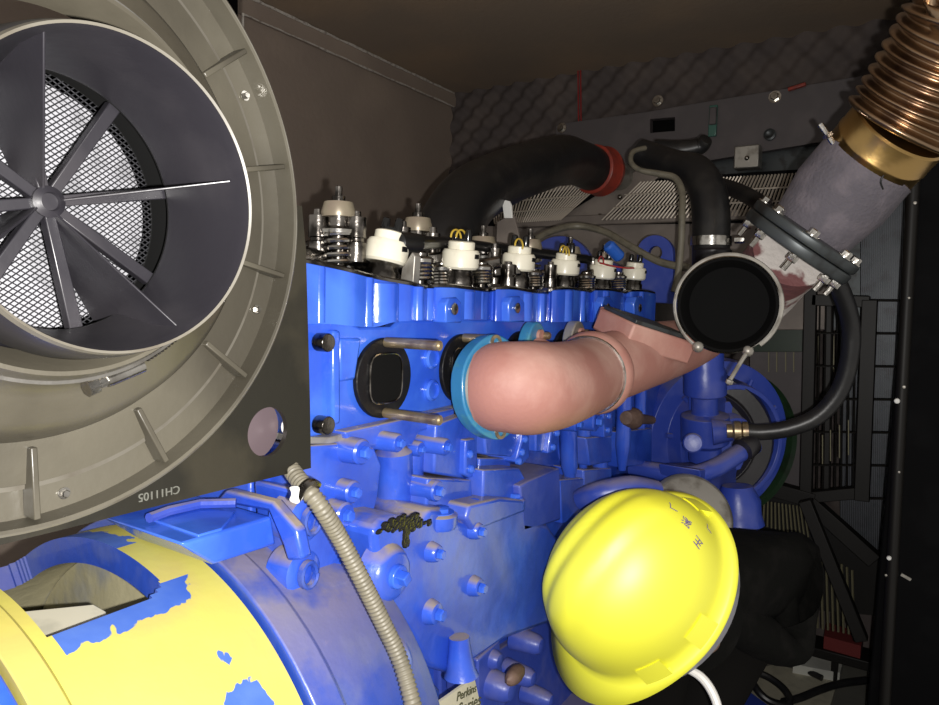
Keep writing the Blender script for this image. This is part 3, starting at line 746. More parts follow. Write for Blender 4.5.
MB().lathe(hole_c - XA * .018, XA, [(.024, 0), (.024, .002)], 30).build('backing_washer', mat('mauve_grey_sheet', (.12, .09, .10), .3, .2), MPL)
MB().ball(PX(285, 427, XP - .010), .0035, 12, (1, .8, 1.6)).build('white_clip', WTIP, MPL)
a, b = PX(142, 497, XP + .0005), PX(176, 489.5, XP + .0005)
put_text('plate_lettering', 'CH11105', .0074, (a + b) / 2, a - b, -ZA, GREYT, MPL)
# ------------------------------------------------------------------ air intake housing
IC = V((-.36, .166, H + .050)); IRX = -.36
A_ = thing('air_intake_housing', 'round grey bronze air intake with ribbed rim, spokes and wire mesh', 'air intake', IC)
def lx(prof, name, m, par, seg=128, inner=False, **k):
    return MB().lathe(V((0, IC.y + (.005 if inner else 0), IC.z - (.0075 if inner else 0))), XA, [(r, x) for r, x in prof], seg, caps=False).build(name, m, par, **k)
RO = .167
BODY = lx([(RO, -.398), (RO, -.358), (RO - .0008, -.3572), (RO - .0024, -.3578), (RO - .0030, -.372), (.148, -.374), (.146, -.368), (.128, -.366), (.124, -.366), (.118, -.352), (.112, -.346), (.100, -.343), (.094, -.338), (.090, -.326), (.088, -.322), (.086, -.322), (.082, -.330), (.078, -.34)], 'housing_body', PLASTIC, A_, sharp=40)
lx([(RO + .0002, -.3582), (RO + .0006, -.3575), (RO - .0006, -.3568), (RO - .001, -.3575)], 'rim_edge', PLEDGE, A_)
lx([(.1480, -.373), (.1488, -.3695), (.1462, -.369)], 'step_edge', PLEDGE, A_)
for k in range(14):
    a = math.radians(13 + k * 360 / 14)
    dr = V((0, math.cos(a), math.sin(a))); tn = V((0, -math.sin(a), math.cos(a)))
    c = V((-.3655, IC.y, IC.z))
    p, q = c + dr * .127, c + dr * (RO - .004)
    t = .0016
    mb = MB(); mb.prism([p + tn * t + V((-.006, 0, 0)), q + tn * t + V((-.006, 0, 0)), q + tn * t + V((.0055, 0, 0)), p + tn * t + V((.0035, 0, 0))],
                        [p - tn * t + V((-.006, 0, 0)), q - tn * t + V((-.006, 0, 0)), q - tn * t + V((.0055, 0, 0)), p - tn * t + V((.0035, 0, 0))])
    mb.build('rib', PLASTIC, A_, bevel=.0006)
for a in (-22, -83, -112, 30, 65):
    r = math.radians(a); p = V((-.3725, IC.y + .157 * math.cos(r), IC.z + .157 * math.sin(r)))
    MB().bolt(p, XA, .0022).build('screw', STEEL, A_)
# inner duct (dark)
lx([(.074, -.392), (.074, -.356), (.069, -.348), (.069, -.340), (.0735, -.322), (.0715, -.303), (.0695, -.294), (.0677, -.2915), (.0663, -.297), (.0655, -.320), (.0605, -.345), (.0612, -.350)], 'inner_duct', DARKP, A_, inner=True, sharp=60)
lx([(.0612, -.351), (.0685, -.353), (.0685, -.3765), (.0625, -.3765)], 'throat_gap', HOLEBLK, A_, inner=True)  # black sleeve paints in the shade of the gap behind the throat
lx([(.0697, -.2935), (.0688, -.2905), (.0677, -.2912)], 'duct_lip', PLEDGE, A_, inner=True)
IC = IC + V((0, .004, -.0075))
# mesh screen
lx([(.0, -.3765), (.0685, -.3765), (.0685, -.378), (.0, -.378)], 'filter_media', FPAPER, A_)
mb = MB(); rm = .068
for fam in (38, -30):
    a = math.radians(fam); d = V((0, math.cos(a), math.sin(a))); nn = V((0, -math.sin(a), math.cos(a)))
    n = 28
    for k in range(-n, n + 1):
        o_ = k * rm / n
        if abs(o_) >= rm * .99: continue
        h = math.sqrt(rm * rm - o_ * o_); c = V((-.3755 + (.0006 if fam > 0 else 0), IC.y, IC.z)) + nn * o_
        mb.tube([c - d * h, c + d * h], .00034, 4, caps=False)
mb.build('mesh_screen', WIRE, A_)
# spokes and vanes
HUBX = -.352
MB().lathe(V((HUBX - .006, IC.y, IC.z)), XA, [(.007, 0), (.0075, .008), (.0045, .010), (.004, .008), (0, .008)], 24).build('hub', DARKP, A_)
for k in range(8):
    a = math.radians(-2 + 45 * k + 14); dr = V((0, math.cos(a), math.sin(a))); tn = V((0, -math.sin(a), math.cos(a)))
    c = V((HUBX, IC.y, IC.z)); p, q = c + dr * .005, c + dr * .064
    w0, w1 = .0026, .0034
    mb = MB(); mb.prism([p + tn * w0, q + tn * w1, q - tn * w1, p - tn * w0], [v_ - XA * .006 for v_ in (p + tn * w0, q + tn * w1, q - tn * w1, p - tn * w0)])
    mb.build('spoke', DARKP, A_, bevel=.0006)
for a in (112, 14, -60, -148):
    r = math.radians(a); dr = V((0, math.cos(r), math.sin(r))); tn = V((0, -math.sin(r), math.cos(r))) * .0006
    c = V((0, IC.y, IC.z))
    P4 = [c + dr * .004 + XA * -.372, c + dr * .0665 + XA * -.374, c + dr * .0690 + XA * -.335, c + dr * .0662 + XA * -.300, c + dr * .006 + XA * -.350]
    MB().prism([p + tn for p in P4], [p - tn for p in P4]).build('vane', DARKP, A_, bevel=.0004)
# hose clamp around the neck
IC = IC - V((0, .004, -.0075))
def cpt(a, r, x): a = math.radians(a); return V((x, IC.y + r * math.cos(a), IC.z + r * math.sin(a)))
CL = lx([(.0905, -.3365), (.0925, -.3365), (.0925, -.3285), (.0905, -.3285)], 'hose_clamp', STEEL, A_, seg=96)
c0, c1 = cpt(-78, .095, -.332), cpt(-66, .095, -.332)
MB().lathe(c0, c1 - c0, [(.0035, 0), (.0038, .002), (.0038, (c1 - c0).length)], 12).build('clamp_screw_housing', STEEL, CL)
d_ = (c0 - c1).normalized(); MB().lathe(c0, d_, [(.003, 0), (.003, .004), (.0045, .005), (.0045, .010)], 8).build('clamp_screw', STEEL, CL)
mb = MB()
for k in range(22): mb.box(cpt(-64 + k * 1.35, .0932, -.332), (.0065, .0012, .0008), Matrix.Rotation(math.radians(-64 + k * 1.35 + 90), 3, 'X'))
mb.build('clamp_thread', DSTEEL, CL)
# ------------------------------------------------------------------ corrugated conduit
cpts, crr = cr([PX(286, 462, -.412), PX(299, 480, -.392), PX(318, 503, -.37), PX(340, 538, -.365), PX(362, 580, -.355), PX(384, 625, -.345), PX(400, 660, -.335), PX(413, 705, -.32), PX(425, 760, -.31)], 16, [.0095] * 9)
L = [0]
for a, b in zip(cpts, cpts[1:]): L.append(L[-1] + (b - a).length)
tot = L[-1]; fp = []; fr = []; i = 0; s = 0
while s < tot:
    while L[i + 1] < s: i += 1
    t = (s - L[i]) / (L[i + 1] - L[i]); fp.append(cpts[i].lerp(cpts[i + 1], t)); k = (s % .0036) / .0036
    fr.append(.0060 if (k < .25 or k > .75) else .0070); s += .0009
o = MB().tube(fp, fr, 18).build('corrugated_conduit', CONDU, sharp=60)
tag(o, 'grey corrugated conduit running down the front of the blue engine', 'conduit')
CC = thing('conduit_clamp', 'small silver clamp and white clip holding the top of the grey conduit', 'clamp', PX(303, 492, -.38))
MB().tube(cr([PX(297, 500, -.375), PX(303, 488, -.372), PX(311, 482, -.37), PX(318, 485, -.372)], 4), .003, 8).build('clamp_strap', DSTEEL, CC)
MB().slabx([(293, 488), (300, 486), (304, 492), (305, 498), (299, 505), (293, 502), (296, 495)], -.372, .006).build('white_clip', WTIP, CC, bevel=.002)
# ------------------------------------------------------------------ exhaust manifold (pink primed)
X = thing('exhaust_manifold', 'pink primed exhaust manifold branch with teal flange standing off the blue head', 'exhaust pipe', PD(560, 385, .85))
path = [(484, 387, .79), (494, 387, .785), (508, 387, .775), (528, 388, .78), (552, 386, .82), (575, 380, .89), (590, 374, .94)]
pts, rr = cr([PD(*p) for p in path], 12, [.047, .050, .051, .053, .052, .051, .050])
MB().tube(pts, rr, 40).build('branch_pipe', PINK, X)
d = (pts[-1] - pts[-8]).normalized()
MB().lathe(pts[-1] - d * .012, d, [(.0515, 0), (.0525, .003), (.0515, .006), (.055, .010), (.058, .02), (.056, .03), (.05, .04)], 48).build('joint_ring', PINK, X)
MB().lathe(pts[-1] - d * .013, d, [(.0526, 0), (.0536, .002), (.0526, .004)], 48).build('gasket_ring', STEEL, X)
p2, r2 = cr([PD(600, 370, .965), PD(625, 362, 1.02), PD(650, 354, 1.08), PD(682, 346, 1.16), PD(705, 338, 1.24)], 8, [.050, .050, .050, .044, .038])
MB().tube(p2, r2, 36).build('rear_branch', PINK, X)
# casting weld seam
MB().tube(cr([PD(560, 392, .765), PD(578, 386, .82), PD(596, 377, .88)], 6), .0012, 6).build('casting_seam', PINK, X)
# teal end flange: oval plate facing the head, lobed
fd = (pts[2] - pts[0]).normalized(); fc = pts[0]
fd = (fd * .85 + (ORG - fc).normalized() * .5).normalized(); fc = PD(494, 387, .792)
a, u, w = frame(fd, ZA)
oval = []
for k in range(48):
    t = 2 * PI * k / 48; c, s = math.cos(t), math.sin(t)
    rz = .060 * abs(c) ** .9 * (1 if c > 0 else -1); ry = .055 * s * (1 - .25 * abs(c) ** 3)
    oval.append(fc + u * rz + w * ry)
FLN = MB().prism([p - a * .014 for p in oval], [p + a * .006 for p in oval]).build('end_flange', TEAL, X, bevel=.002)
MB().lathe(fc + a * .004, a, [(.0515, 0), (.049, .006), (.046, .010)], 40).build('weld_collar', ZINC, FLN)
for sg in (1, -1):
    p = fc + u * .051 * sg + a * .004; MB().lathe(p, a, [(.0085, -.002), (.0085, .004), (.005, .0045), (.005, .001), (0, .001)], 18).build('bolt_hole_bush', RUSTST, FLN)
for px, py, zc in ((532, 350, .93), (574, 346, 1.05)):
    c = PD(px, py, zc); o_ = []
    for k in range(32):
        t = 2 * PI * k / 32; o_.append(c + V((0, .028 * math.sin(t), .038 * math.cos(t))) )
    o = MB().prism([p + XA * .008 for p in o_], [p - XA * .008 for p in o_]).build('port_flange', TEAL if px < 560 else ZINC, X, bevel=.002)
    MB().lathe(c + V((.008, .004, .020)), XA, [(.008, 0), (.008, .004), (.004, .004), (0, .003)], 16).build('bolt_hole_bush', PINK, o)
    MB().cyl(c - V((0, 0, .01)), c + V((.05, 0, -.03)), .03, .028, 28).build('port_runner', PINK, X)
# turbo pad: rectangular flange with dark top face
c0 = PD(643, 345, 1.04)
R3 = Matrix((V((.62, .55, -.50)).normalized(),) * 3)
a1 = (PD(690, 352, 1.10) - PD(612, 328, 1.02)).normalized(); nrm = V((.12, -.30, 1)); nrm = (nrm - a1 * nrm.dot(a1)).normalized(); b1_ = nrm.cross(a1)
R3 = Matrix((a1, b1_, nrm)).transposed()
c0 = PD(644, 336, 1.03)
TP = MB().box(c0, (.125, .085, .034), R3).build('turbo_flange', PINK, X, bevel=.003)
MB().box(c0 + nrm * .020, (.118, .078, .006), R3).build('flange_face', FLG, TP, bevel=.001)
MB().cyl(c0 - nrm * .055, c0 - nrm * .008, .045, .038, 28).build('flange_neck', PINK, X)
MB().box(c0 + nrm * .008 - a1 * .03 + b1_ * .045, (.04, .03, .02), R3).build('flange_lug', PINK, X, bevel=.003)
# ------------------------------------------------------------------ exhaust outlet elbow with open mouth and clamp
OE = thing('exhaust_outlet_elbow', 'mottled rust and silver elbow with a round black open mouth beside the bellows', 'exhaust elbow', PD(727, 305, 1.0))
mc = PD(727, 305, .98); mdir = (ORG + V((-.04, 0, -.0)) - mc).normalized()
MB().lathe(mc, mdir, [(.0, -.060), (.056, -.058), (.061, -.03), (.0635, 0), (.0665, .002), (.0675, -.004), (.0675, -.03), (.064, -.07), (.052, -.09), (0, -.095)], 64, caps=False).build('mouth_cup', HOLEBLK, OE)
MB().lathe(mc, mdir, [(.0665, .001), (.0678, .003), (.0693, .001), (.0693, -.006), (.0678, -.006)], 64, caps=False).build('mouth_edge', STEEL, OE)
# open band clamp: almost full ring with ears at the bottom
a, u, w = frame(mdir, ZA)
arc = []
for k in range(81):
    t = math.radians(205 + (500 - 205) * k / 80); arc.append(mc + a * (-.004) + (u * math.cos(t) - w * math.sin(t) * 1) * (.0712))
K1 = MB().tube(arc, .0032, 8).build('band_clamp', ZINC, OE)
e1, e2 = PD(698, 347, .975), PD(748, 351, .975)
MB().ball(e1, .008, 12).build('clamp_ear', ZINC, K1); MB().ball(e2, .008, 12).build('clamp_ear', ZINC, K1)
MB().tube([e2, PD(742, 360, .97), PD(730, 380, .96)], .003, 8).build('clamp_bolt', ZINC, K1)
MB().hexa(PD(730, 380, .96), V((-.3, 0, -1)), .005, .006).build('clamp_nut', ZINC, K1)
fcn = PD(803, 239, 1.0)             # flange centre
bd = (PD(868, 163, .95) - fcn).normalized()
pts, rr = cr([mc - mdir * .105, PD(757, 290, 1.14), PD(776, 270, 1.08), fcn - bd * .018], 8, [.05, .060, .056, .058])
MB().tube(pts, rr, 40).build('elbow_body', MOTTLE, OE)
OF = MB().lathe(fcn, bd, [(.058, -.022), (.083, -.020), (.085, -.016), (.085, -.006), (.083, -.004)], 56).build('elbow_flange', FLG, OE, bevel=.001)
# ------------------------------------------------------------------ exhaust bellows
BX = thing('exhaust_bellows', 'bronze ribbed exhaust bellows on a brass collar and grey wrapped cone at upper right', 'exhaust pipe', PD(866, 166, .95))
MB().lathe(fcn, bd, [(.06, -.003), (.083, -.003), (.085, .001), (.085, .009), (.083, .011), (.064, .013), (.05, .014)], 56).build('bellows_flange', FLG, BX, bevel=.001)
a, u, w = frame(bd, ZA)
for k in range(8):
    t = 2 * PI * k / 8 + .25; p = fcn + (u * math.cos(t) + w * math.sin(t)) * .074
    o = MB().bolt(p + bd * .011, bd, .0075, .008).build('flange_bolt', STEEL, BX)
    MB().cyl(p - bd * .045, p - bd * .018, .0045, seg=10).hexa(p - bd * .022, -bd, .008, .009).build('bolt_shank', STEEL, o)
q1 = PD(868, 163, .95); Lc = (q1 - fcn).length
MB().lathe(fcn, bd, [(.058, .012), (.060, .03), (.067, Lc * .55), (.0672, Lc * .56), (.0678, Lc * .57), (.0665, Lc * .96), (.0675, Lc * .98), (.0655, Lc * .985)], 56).build('heat_wrap_cone', WRAP, BX)
MB().tube(cr([fcn + bd * (Lc * .98) + V((.035, -.055, -.01)), fcn + bd * Lc * .8 + V((.035, -.058, -.012)), fcn + bd * Lc * .7 + V((.045, -.05, -.014))], 4), .0012, 6).build('loose_thread', BLACKM, BX)
q2 = PD(900, 128, .905); bd2 = (q2 - q1).normalized(); L2 = (q2 - q1).length
MB().lathe(q1, bd2, [(.062, -.004), (.0645, 0), (.0645, L2 * .42), (.0655, L2 * .45), (.0655, L2 * .5), (.0645, L2 * .53), (.0645, L2), (.062, L2 + .003)], 64).build('brass_collar', BRASS, BX)
tp_ = PD(1000, -60, .78); pv_ = PD(975, 10, .81); dv_ = (tp_ - pv_).normalized(); up_ = V((tp_.x + .02, tp_.y - .02, ZT - .005))
path = cr([q2, PD(918, 104, .885), PD(945, 62, .85), pv_, tp_, up_], 40)
L = [0]
for a_i, b_i in zip(path, path[1:]): L.append(L[-1] + (b_i - a_i).length)
tot = L[-1]; fp = []; fr = []; i = 0; s = 0
while s < tot - 1e-4:
    while L[i + 1] < s: i += 1
    t = (s - L[i]) / (L[i + 1] - L[i]); fp.append(path[i].lerp(path[i + 1], t)); fr.append(.071 + .0055 * math.sin(2 * PI * s / .0165)); s += .0165 / 10
MB().tube(fp, fr, 64).build('bellows', BELL, BX, sharp=80)
p = PD(827, 134, .93); q = PD(820, 124, .93); MB().cyl(p + (p - q), q, .004, seg=10).hexa(p, p - q, .007, .006).build('sensor_bolt', STEEL, BX)
# ------------------------------------------------------------------ hoses
def hose(name, label, cat, path, rad, m, n=10, seg=24):
    pts, rr = cr([PD(*p) for p in path], n, rad); return tag(MB().tube(pts, rr, seg).build(name, m), label, cat)
HT = thing('intake_hose', 'thick black rubber hose rising to a red coupling above the engine', 'hose', PD(500, 180, 1.7))
def part_tube(name, path, rad, m, par, n=10, seg=24):
    pts, rr = cr([PD(*p) for p in path], n, rad); return MB().tube(pts, rr, seg).build(name, m, par), pts
part_tube('hose_body', [(440, 262, 1.35), (448, 232, 1.38), (470, 198, 1.48), (505, 178, 1.65), (540, 166, 1.8), (562, 160, 1.95), (578, 163, 2.05), (592, 169, 2.12)], [.066, .066, .066, .066, .066, .068, .066, .066], BLACKR, HT)
pp_ = (PD(606, 172, 2.16) - PD(590, 168, 2.10)).normalized()
MB().lathe(PD(592, 169, 2.12), pp_, [(.068, 0), (.074, .004), (.074, .05), (.077, .055), (.074, .06), (.070, .075), (.05, .078)], 40).build('red_coupling', REDS, HT)
part_tube('metal_pipe', [(604, 172, 2.2), (618, 176, 2.24), (640, 186, 2.3), (665, 196, 2.36)], [.05, .045, .042, .04], ZINC, HT)
MB().slaby([(596, 172), (600, 184), (590, 190), (575, 188), (576, 184), (590, 183)], 2.0, .01).build('clamp_bracket', ZINC, HT)
HB = thing('coolant_hose', 'black rubber coolant hose bending down to a steel band clamp behind the open pipe mouth', 'hose', PD(700, 180, 1.6))
part_tube('hose_body', [(640, 152, 1.75), (655, 158, 1.72), (675, 166, 1.66), (695, 172, 1.6), (707, 190, 1.56), (711, 215, 1.54), (711, 242, 1.53), (711, 268, 1.52)], [.032, .034, .037, .040, .041, .041, .040, .040], BLACKR, HB)
MB().lathe(PD(711, 246, 1.53), ZA, [(.041, 0), (.0435, .0), (.0435, .020), (.041, .020)], 36).build('band_clamp', STEEL, HB)
MB().lathe(PD(711, 290, 1.52), ZA, [(.034, -.1), (.040, .0), (.040, .085), (.035, .09)], 36).build('pipe_end', DARKP, HB)
MB().hexa(PD(735, 240, 1.5), XA, .008, .02).build('clamp_screw', STEEL, HB)
hose('bypass_hose', 'short black hose joining from behind the bent coolant hose', 'hose', [(655, 148, 1.85), (680, 150, 1.82), (700, 146, 1.8), (706, 139, 1.78)], [.022, .025, .022, .016], BLACKR)
hose('vent_tube', 'thin grey brown tube looping over the coolant hose and dropping to the engine', 'tube', [(645, 148, 1.64), (633, 152, 1.62), (631, 162, 1.60), (640, 170, 1.58), (660, 174, 1.56), (675, 178, 1.54), (682, 192, 1.52), (682, 215, 1.5), (681, 245, 1.5), (678, 275, 1.5), (674, 292, 1.5)], [.006] * 4 + [.0075] * 7, CONDU, seg=12)
hose('drain_tube', 'slim black tube running from the coolant hose to the bolted flange', 'tube', [(715, 184, 1.75), (735, 190, 1.7), (755, 200, 1.62), (772, 215, 1.55)], [.018, .019, .019, .018], BLACKR, seg=16)
HR = thing('return_hose', 'long black hose curving from the bolted flange to a brass fitting on the engine', 'hose', PD(840, 350, 1.35))
part_tube('hose_body', [(822, 262, 1.2), (838, 285, 1.24), (850, 320, 1.28), (850, 355, 1.3), (840, 390, 1.32), (818, 416, 1.34), (790, 428, 1.36), (762, 432, 1.38), (745, 431, 1.39)], [.0165] * 9, BLACKR, HR, seg=20)
MB().lathe(PD(748, 431, 1.39), PD(730, 431, 1.40) - PD(748, 431, 1.39), [(.019, 0), (.019, .01), (.015, .012), (.020, .014), (.020, .026), (.014, .03), (.014, .04)], 20).build('brass_fitting', RUSTST, HR)
# curved rod in front of the shroud
hose('control_cable', 'thin grey cable arching over the blue lifting eye in front of the radiator', 'cable', [(520, 252, 1.62), (545, 234, 1.66), (575, 226, 1.7), (605, 232, 1.66), (630, 246, 1.6), (660, 262, 1.55), (690, 268, 1.5)], [.0085] * 7, CONDU, seg=10)
# ------------------------------------------------------------------ radiator and guards
RY = 2.36
RD = thing('radiator', 'grey radiator top tank and shroud across the back of the enclosure', 'radiator', PY(690, 300, RY))
mb = MB(); A = [(556, 131), (565, 124), (866, 77), (866, 128), (640, 162), (600, 205), (556, 205)]
# panel with a rectangular slot cut out: four strips
P_ = lambda a, b: PY(a, b, RY)
for q in ([(556, 126), (566, 123), (650, 111.5), (650, 205), (556, 205)], [(650, 111.5), (675, 107), (675, 117), (650, 119)], [(650, 133), (675, 131), (675, 168), (650, 172)], [(675, 107), (880, 73), (880, 132), (675, 166)]):
    mb.slaby(q, RY, .03)
mb.build('top_panel', SLATE, RD)
MB().slaby([(645, 112), (680, 110), (680, 140), (645, 140)], RY + .06, .01).build('slot_backing', HOLEBLK, RD)  # black sheet standing in for the dark space behind the slot
for px, py in ((562, 128), (658, 101), (775, 97)):
    MB().bolt(PY(px, py, RY), -YA, .013, .012).build('bolt', STEEL, RD)
mb = MB(); p = PY(713, 125, RY - .01)
MB().box(PY(713, 121, RY - .006), (.026, .012, .10)).build('sight_glass', GLASSG, RD, bevel=.003)
MB().box(PY(713, 116, RY - .016), (.022, .012, .055)).build('sight_glass_top', SLATE, RD, bevel=.003)
MB().lathe(PY(770, 135, RY - .002), -YA, [(.018, 0), (.018, .01), (.012, .012), (0, .006)], 20).build('drain_cock', FLG, RD)
MB().box(PY(748, 158, RY - .03), (.075, .05, .07)).build('cable_bracket', ZINC, RD, bevel=.004)
MB().ball(PY(747, 158, RY - .058), .008, 10).build('bracket_bolt', STEEL, RD)
MB().box(PY(797, 87, RY - .02) , (.05, .015, .01), Matrix.Rotation(-.2, 3, 'Y')).build('red_tab', REDS, RD, bevel=.002)
MB().slaby([(600, 168), (860, 128), (860, 330), (600, 330)], RY + .05, .05).build('tank_face', FLG, RD)
MB().slaby([(480, 225), (520, 222), (830, 215), (830, 330), (480, 330)], 2.18, .02).build('fan_shroud', SHROUD, RD, bevel=.003)
MB().slaby([(556, 220), (640, 168), (665, 172), (600, 222)], 2.17, .02).build('diagonal_strut', SHROUD, RD, bevel=.003)
MB().slaby([(495, 218), (560, 216), (830, 206), (830, 216), (560, 226), (495, 228)], 2.15, .03).build('lower_rail', SHROUD, RD, bevel=.003)
MB().slaby([(495, 192), (620, 180), (620, 185), (495, 197)], 2.17, .02).build('upper_rail', SHROUD, RD, bevel=.002)
for px, py in ((620, 197), (600, 216), (588, 225)): MB().ball(PY(px, py, 2.165), .009, 10).build('bolt', STEEL, RD)
def grille(name, quad, n, mm, par, y, r=.0028, cross=2, slant=0.):
    (ax_, ay), (bx_, by), (cx_, cy), (dx_, dy) = quad   # top-left, top-right, bottom-right, bottom-left
    mb = MB()
    for k in range(n + 1):
        t = k / n
        tt = t + slant; 
        if not 0 <= tt <= 1: continue
        top = PY(ax_ + (bx_ - ax_) * tt, ay + (by - ay) * tt, y); bot = PY(dx_ + (cx_ - dx_) * t, dy + (cy - dy) * t, y)
        mb.tube([bot, top], r, 5)
    for k in range(cross):
        t = (k + 1) / (cross + 1)
        l = PY(ax_ + (dx_ - ax_) * t, ay + (dy - ay) * t, y - .004); rr_ = PY(bx_ + (cx_ - bx_) * t, by + (cy - by) * t, y - .004)
        mb.tube([l, rr_], r * .9, 5)
    return mb.build(name, mm, par)
GG = thing('fan_guard', 'slanted pale wire fan guard in front of the radiator tank', 'wire guard', PY(650, 215, 2.14))
grille('guard_wires', [(490, 192), (602, 183), (560, 220), (495, 224)], 30, RODM, GG, 2.14, slant=0, cross=2)
grille('guard_wires', [(636, 182), (815, 172), (812, 214), (602, 220)], 52, RODM, GG, 2.14, slant=0.03, cross=2)
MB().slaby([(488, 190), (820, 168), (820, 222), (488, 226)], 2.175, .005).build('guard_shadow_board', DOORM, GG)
# shroud & slotted grey panel on the right of the engine
SP = thing('shroud_panel', 'dark grey upright sheet panel with short slots right of the blue round gear case', 'metal panel', PY(795, 380, 2.2))
MB().slaby([(750, 352), (808, 352), (806, 492), (765, 482), (750, 470)], 2.22, .02).build('sheet', SLATE, SP)
MB().slaby([(748, 270), (808, 280), (808, 352), (748, 352)], 2.26, .01).build('green_core', GREENP, SP)
mb = MB()
for k, px in enumerate((768, 776, 785, 793)): mb.slaby([(px, 352), (px + 1.3, 352), (px + 1.3, 372 - 0), (px, 372)], 2.215, .004)
for k, px in enumerate((818, 833)): mb.slaby([(px, 336), (px + 1.2, 336), (px + 1.2, 372), (px, 372)], 2.13, .004)
for k, px in enumerate((848, 839, 830, 822)): mb.slaby([(px, 420 + 5 * k), (px + 1, 420 + 5 * k), (px + 1, 455 + 3 * k), (px, 455 + 3 * k)], 2.0, .004)
mb.build('slot_edges', CAGEW, SP)
# radiator core with fine fins
RC = thing('radiator_core', 'blue grey finned radiator core seen at right through the dark cage', 'radiator core', PY(870, 330, 2.5))
MB().slaby([(840, 190), (905, 170), (905, 560), (840, 560)], 2.45, .02).build('core_back', FLG, RC)
for px in (842, 903):
    q_ = PY(px, 555, 2.46); MB().box((q_.x, q_.y, q_.z / 2), (.02, .02, q_.z)).build('support_post', CAGE, RC)
mb = MB()
for k in range(34):
    px = 841 + k * 1.85; mb.slaby([(px, 195), (px + .8, 195), (px + .8, 555), (px, 555)], 2.44, .008)
mb.build('fins', COREM, RC)
# cage
CG = thing('wire_cage', 'black welded wire cage around the fan and belts right of the engine', 'wire cage', PY(840, 480, 2.0))
def bar(x0_, y0_, x1_, y1_, y, w, m=CAGE, name='cage_bar'):
    a, b = PY(x0_, y0_, y), PY(x1_, y1_, y); d = b - a; X_, Y_, Z_ = frame(d, YA)
    return MB().box((a + b) / 2, (d.length, w, w), Matrix((X_, Y_, Z_)).transposed()).build(name, m, CG, bevel=.002)
bar(812, 250, 806, 500, 2.05, .03); bar(870, 300, 862, 500, 2.05, .035); bar(830, 288, 826, 500, 2.08, .02)
bar(808, 500, 875, 560, 2.05, .04); bar(765, 486, 815, 500, 2.05, .04); bar(812, 300, 870, 302, 2.05, .03); bar(806, 497, 862, 492, 2.05, .03)
bar(805, 500, 862, 640, 1.95, .03); bar(757, 490, 752, 600, 1.95, .02)
mb = MB()
for k in range(9):
    x_ = 814 + k * 6; mb.tube([PY(x_, 300, 2.07), PY(x_ - 3, 495, 2.07)], .0022, 5)
for k in range(7):
    y_ = 300 + k * 33; mb.tube([PY(812, y_, 2.065), PY(905, y_ + 1, 2.065)], .003, 5)
mb.build('cage_wires', CAGE, CG)
mb = MB()
for k in range(11):
    x_ = 800 + k * 5.2; mb.tube([PY(x_, 540 + k * 3, 2.1), PY(x_ + 2, 625 + k * 1, 2.1)], .003, 5)
for k in range(14):
    x_ = 757 + k * 3.6; mb.tube([PY(x_, 500 + k * .5, 2.0), PY(x_ - 2 + k * .5, 524 + k, 2.0)], .0022, 5)
mb.build('lower_guard_rods', CAGEW, CG)
MB().slaby([(750, 492), (812, 505), (880, 560), (880, 616), (790, 608), (750, 560)], 2.25, .02).build('lower_panel', CAGE, CG)
# ------------------------------------------------------------------ black pillar / open door on the right
DR = thing('door_pillar', 'black padded door pillar with a worn bolted edge at the far right', 'door', (.3, 1.9, 0))
yD = 1.75
A = [PY(918, 175, yD), PY(1200, 150, yD), PY(1200, 900, yD), PY(880, 900, yD)]
zb = 0.0
A[2].z = zb; A[3] = PY(876, 706, yD); 
A = [V((A[0].x, yD, ZT)), V((.40, yD, ZT)), V((.40, yD, 0)), V((A[0].x - .03, yD, 0))]
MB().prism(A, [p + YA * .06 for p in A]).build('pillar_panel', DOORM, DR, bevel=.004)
e0, e1 = PY(913, 195, yD - .01), PY(888, 640, yD - .01)
dd = e1 - e0
MB().tube([V((e0.x - dd.x * .7, e0.y, ZT - .01)), V((e1.x + dd.x * .5, e1.y, .02))], .012, 12).build('edge_tube', CAGE, DR)
for px, py, r in ((897, 401, .006), (904, 387, .004), (889, 558, .005), (886, 575, .003), (909, 298, .003), (899, 472, .003), (915, 203, .004)):
    MB().lathe(PY(px, py, yD - .022), -YA, [(r, 0), (r * .8, .004), (0, .005)], 10).build('bolt', WTIP if r > .0045 else ZINC, DR)
MB().box(PY(906, 577, yD - .003), (.02, .004, .006), Matrix.Rotation(.4, 3, 'Y')).build('latch_clip', ZINC, DR)
# red leads on the foam wall
for k, px in enumerate((578, 580.5)):
    tag(MB().tube([PY(px, 68, YB - .02), PY(px + .5, 118, YB - .02), PY(px + 1, 128, YB - .03)], .003, 6).build('red_lead', REDW), 'thin red lead hanging down the dark foam back wall', 'wire', 'red leads on the foam wall')
# ------------------------------------------------------------------ the floor clutter at lower right
fz = 0.0
def flat(name, px, z, th, m, label, cat):
    A = [PZ(a, b, z) for a, b in px]; return tag(MB().prism(A, [p - ZA * th for p in A]).build(name, m, bevel=.001), label, cat)
flat('cardboard_sheet', [(801, 637), (846, 648), (840, 673), (793, 664)], .04, .04, PAPER, 'white rectangular sheet lying on the floor past the black sleeve', 'sheet')
flat('paper_sheet', [(735, 660), (762, 628), (765, 668), (752, 672)], .012, .012, PAPER, 'pale paper scrap on the floor just left of the hanging black elbow', 'paper')
flat('floor_board', [(742, 672), (775, 664), (838, 680), (830, 706), (760, 706), (735, 688)], .01, .01, TAG, 'wide dusty grey board on the floor under the looped cable', 'board')
flat('red_cloth', [(826, 622), (864, 633), (861, 646), (824, 636)], .20, .04, REDC, 'dark red cloth folded over the cage rail beyond the white sheet', 'cloth')
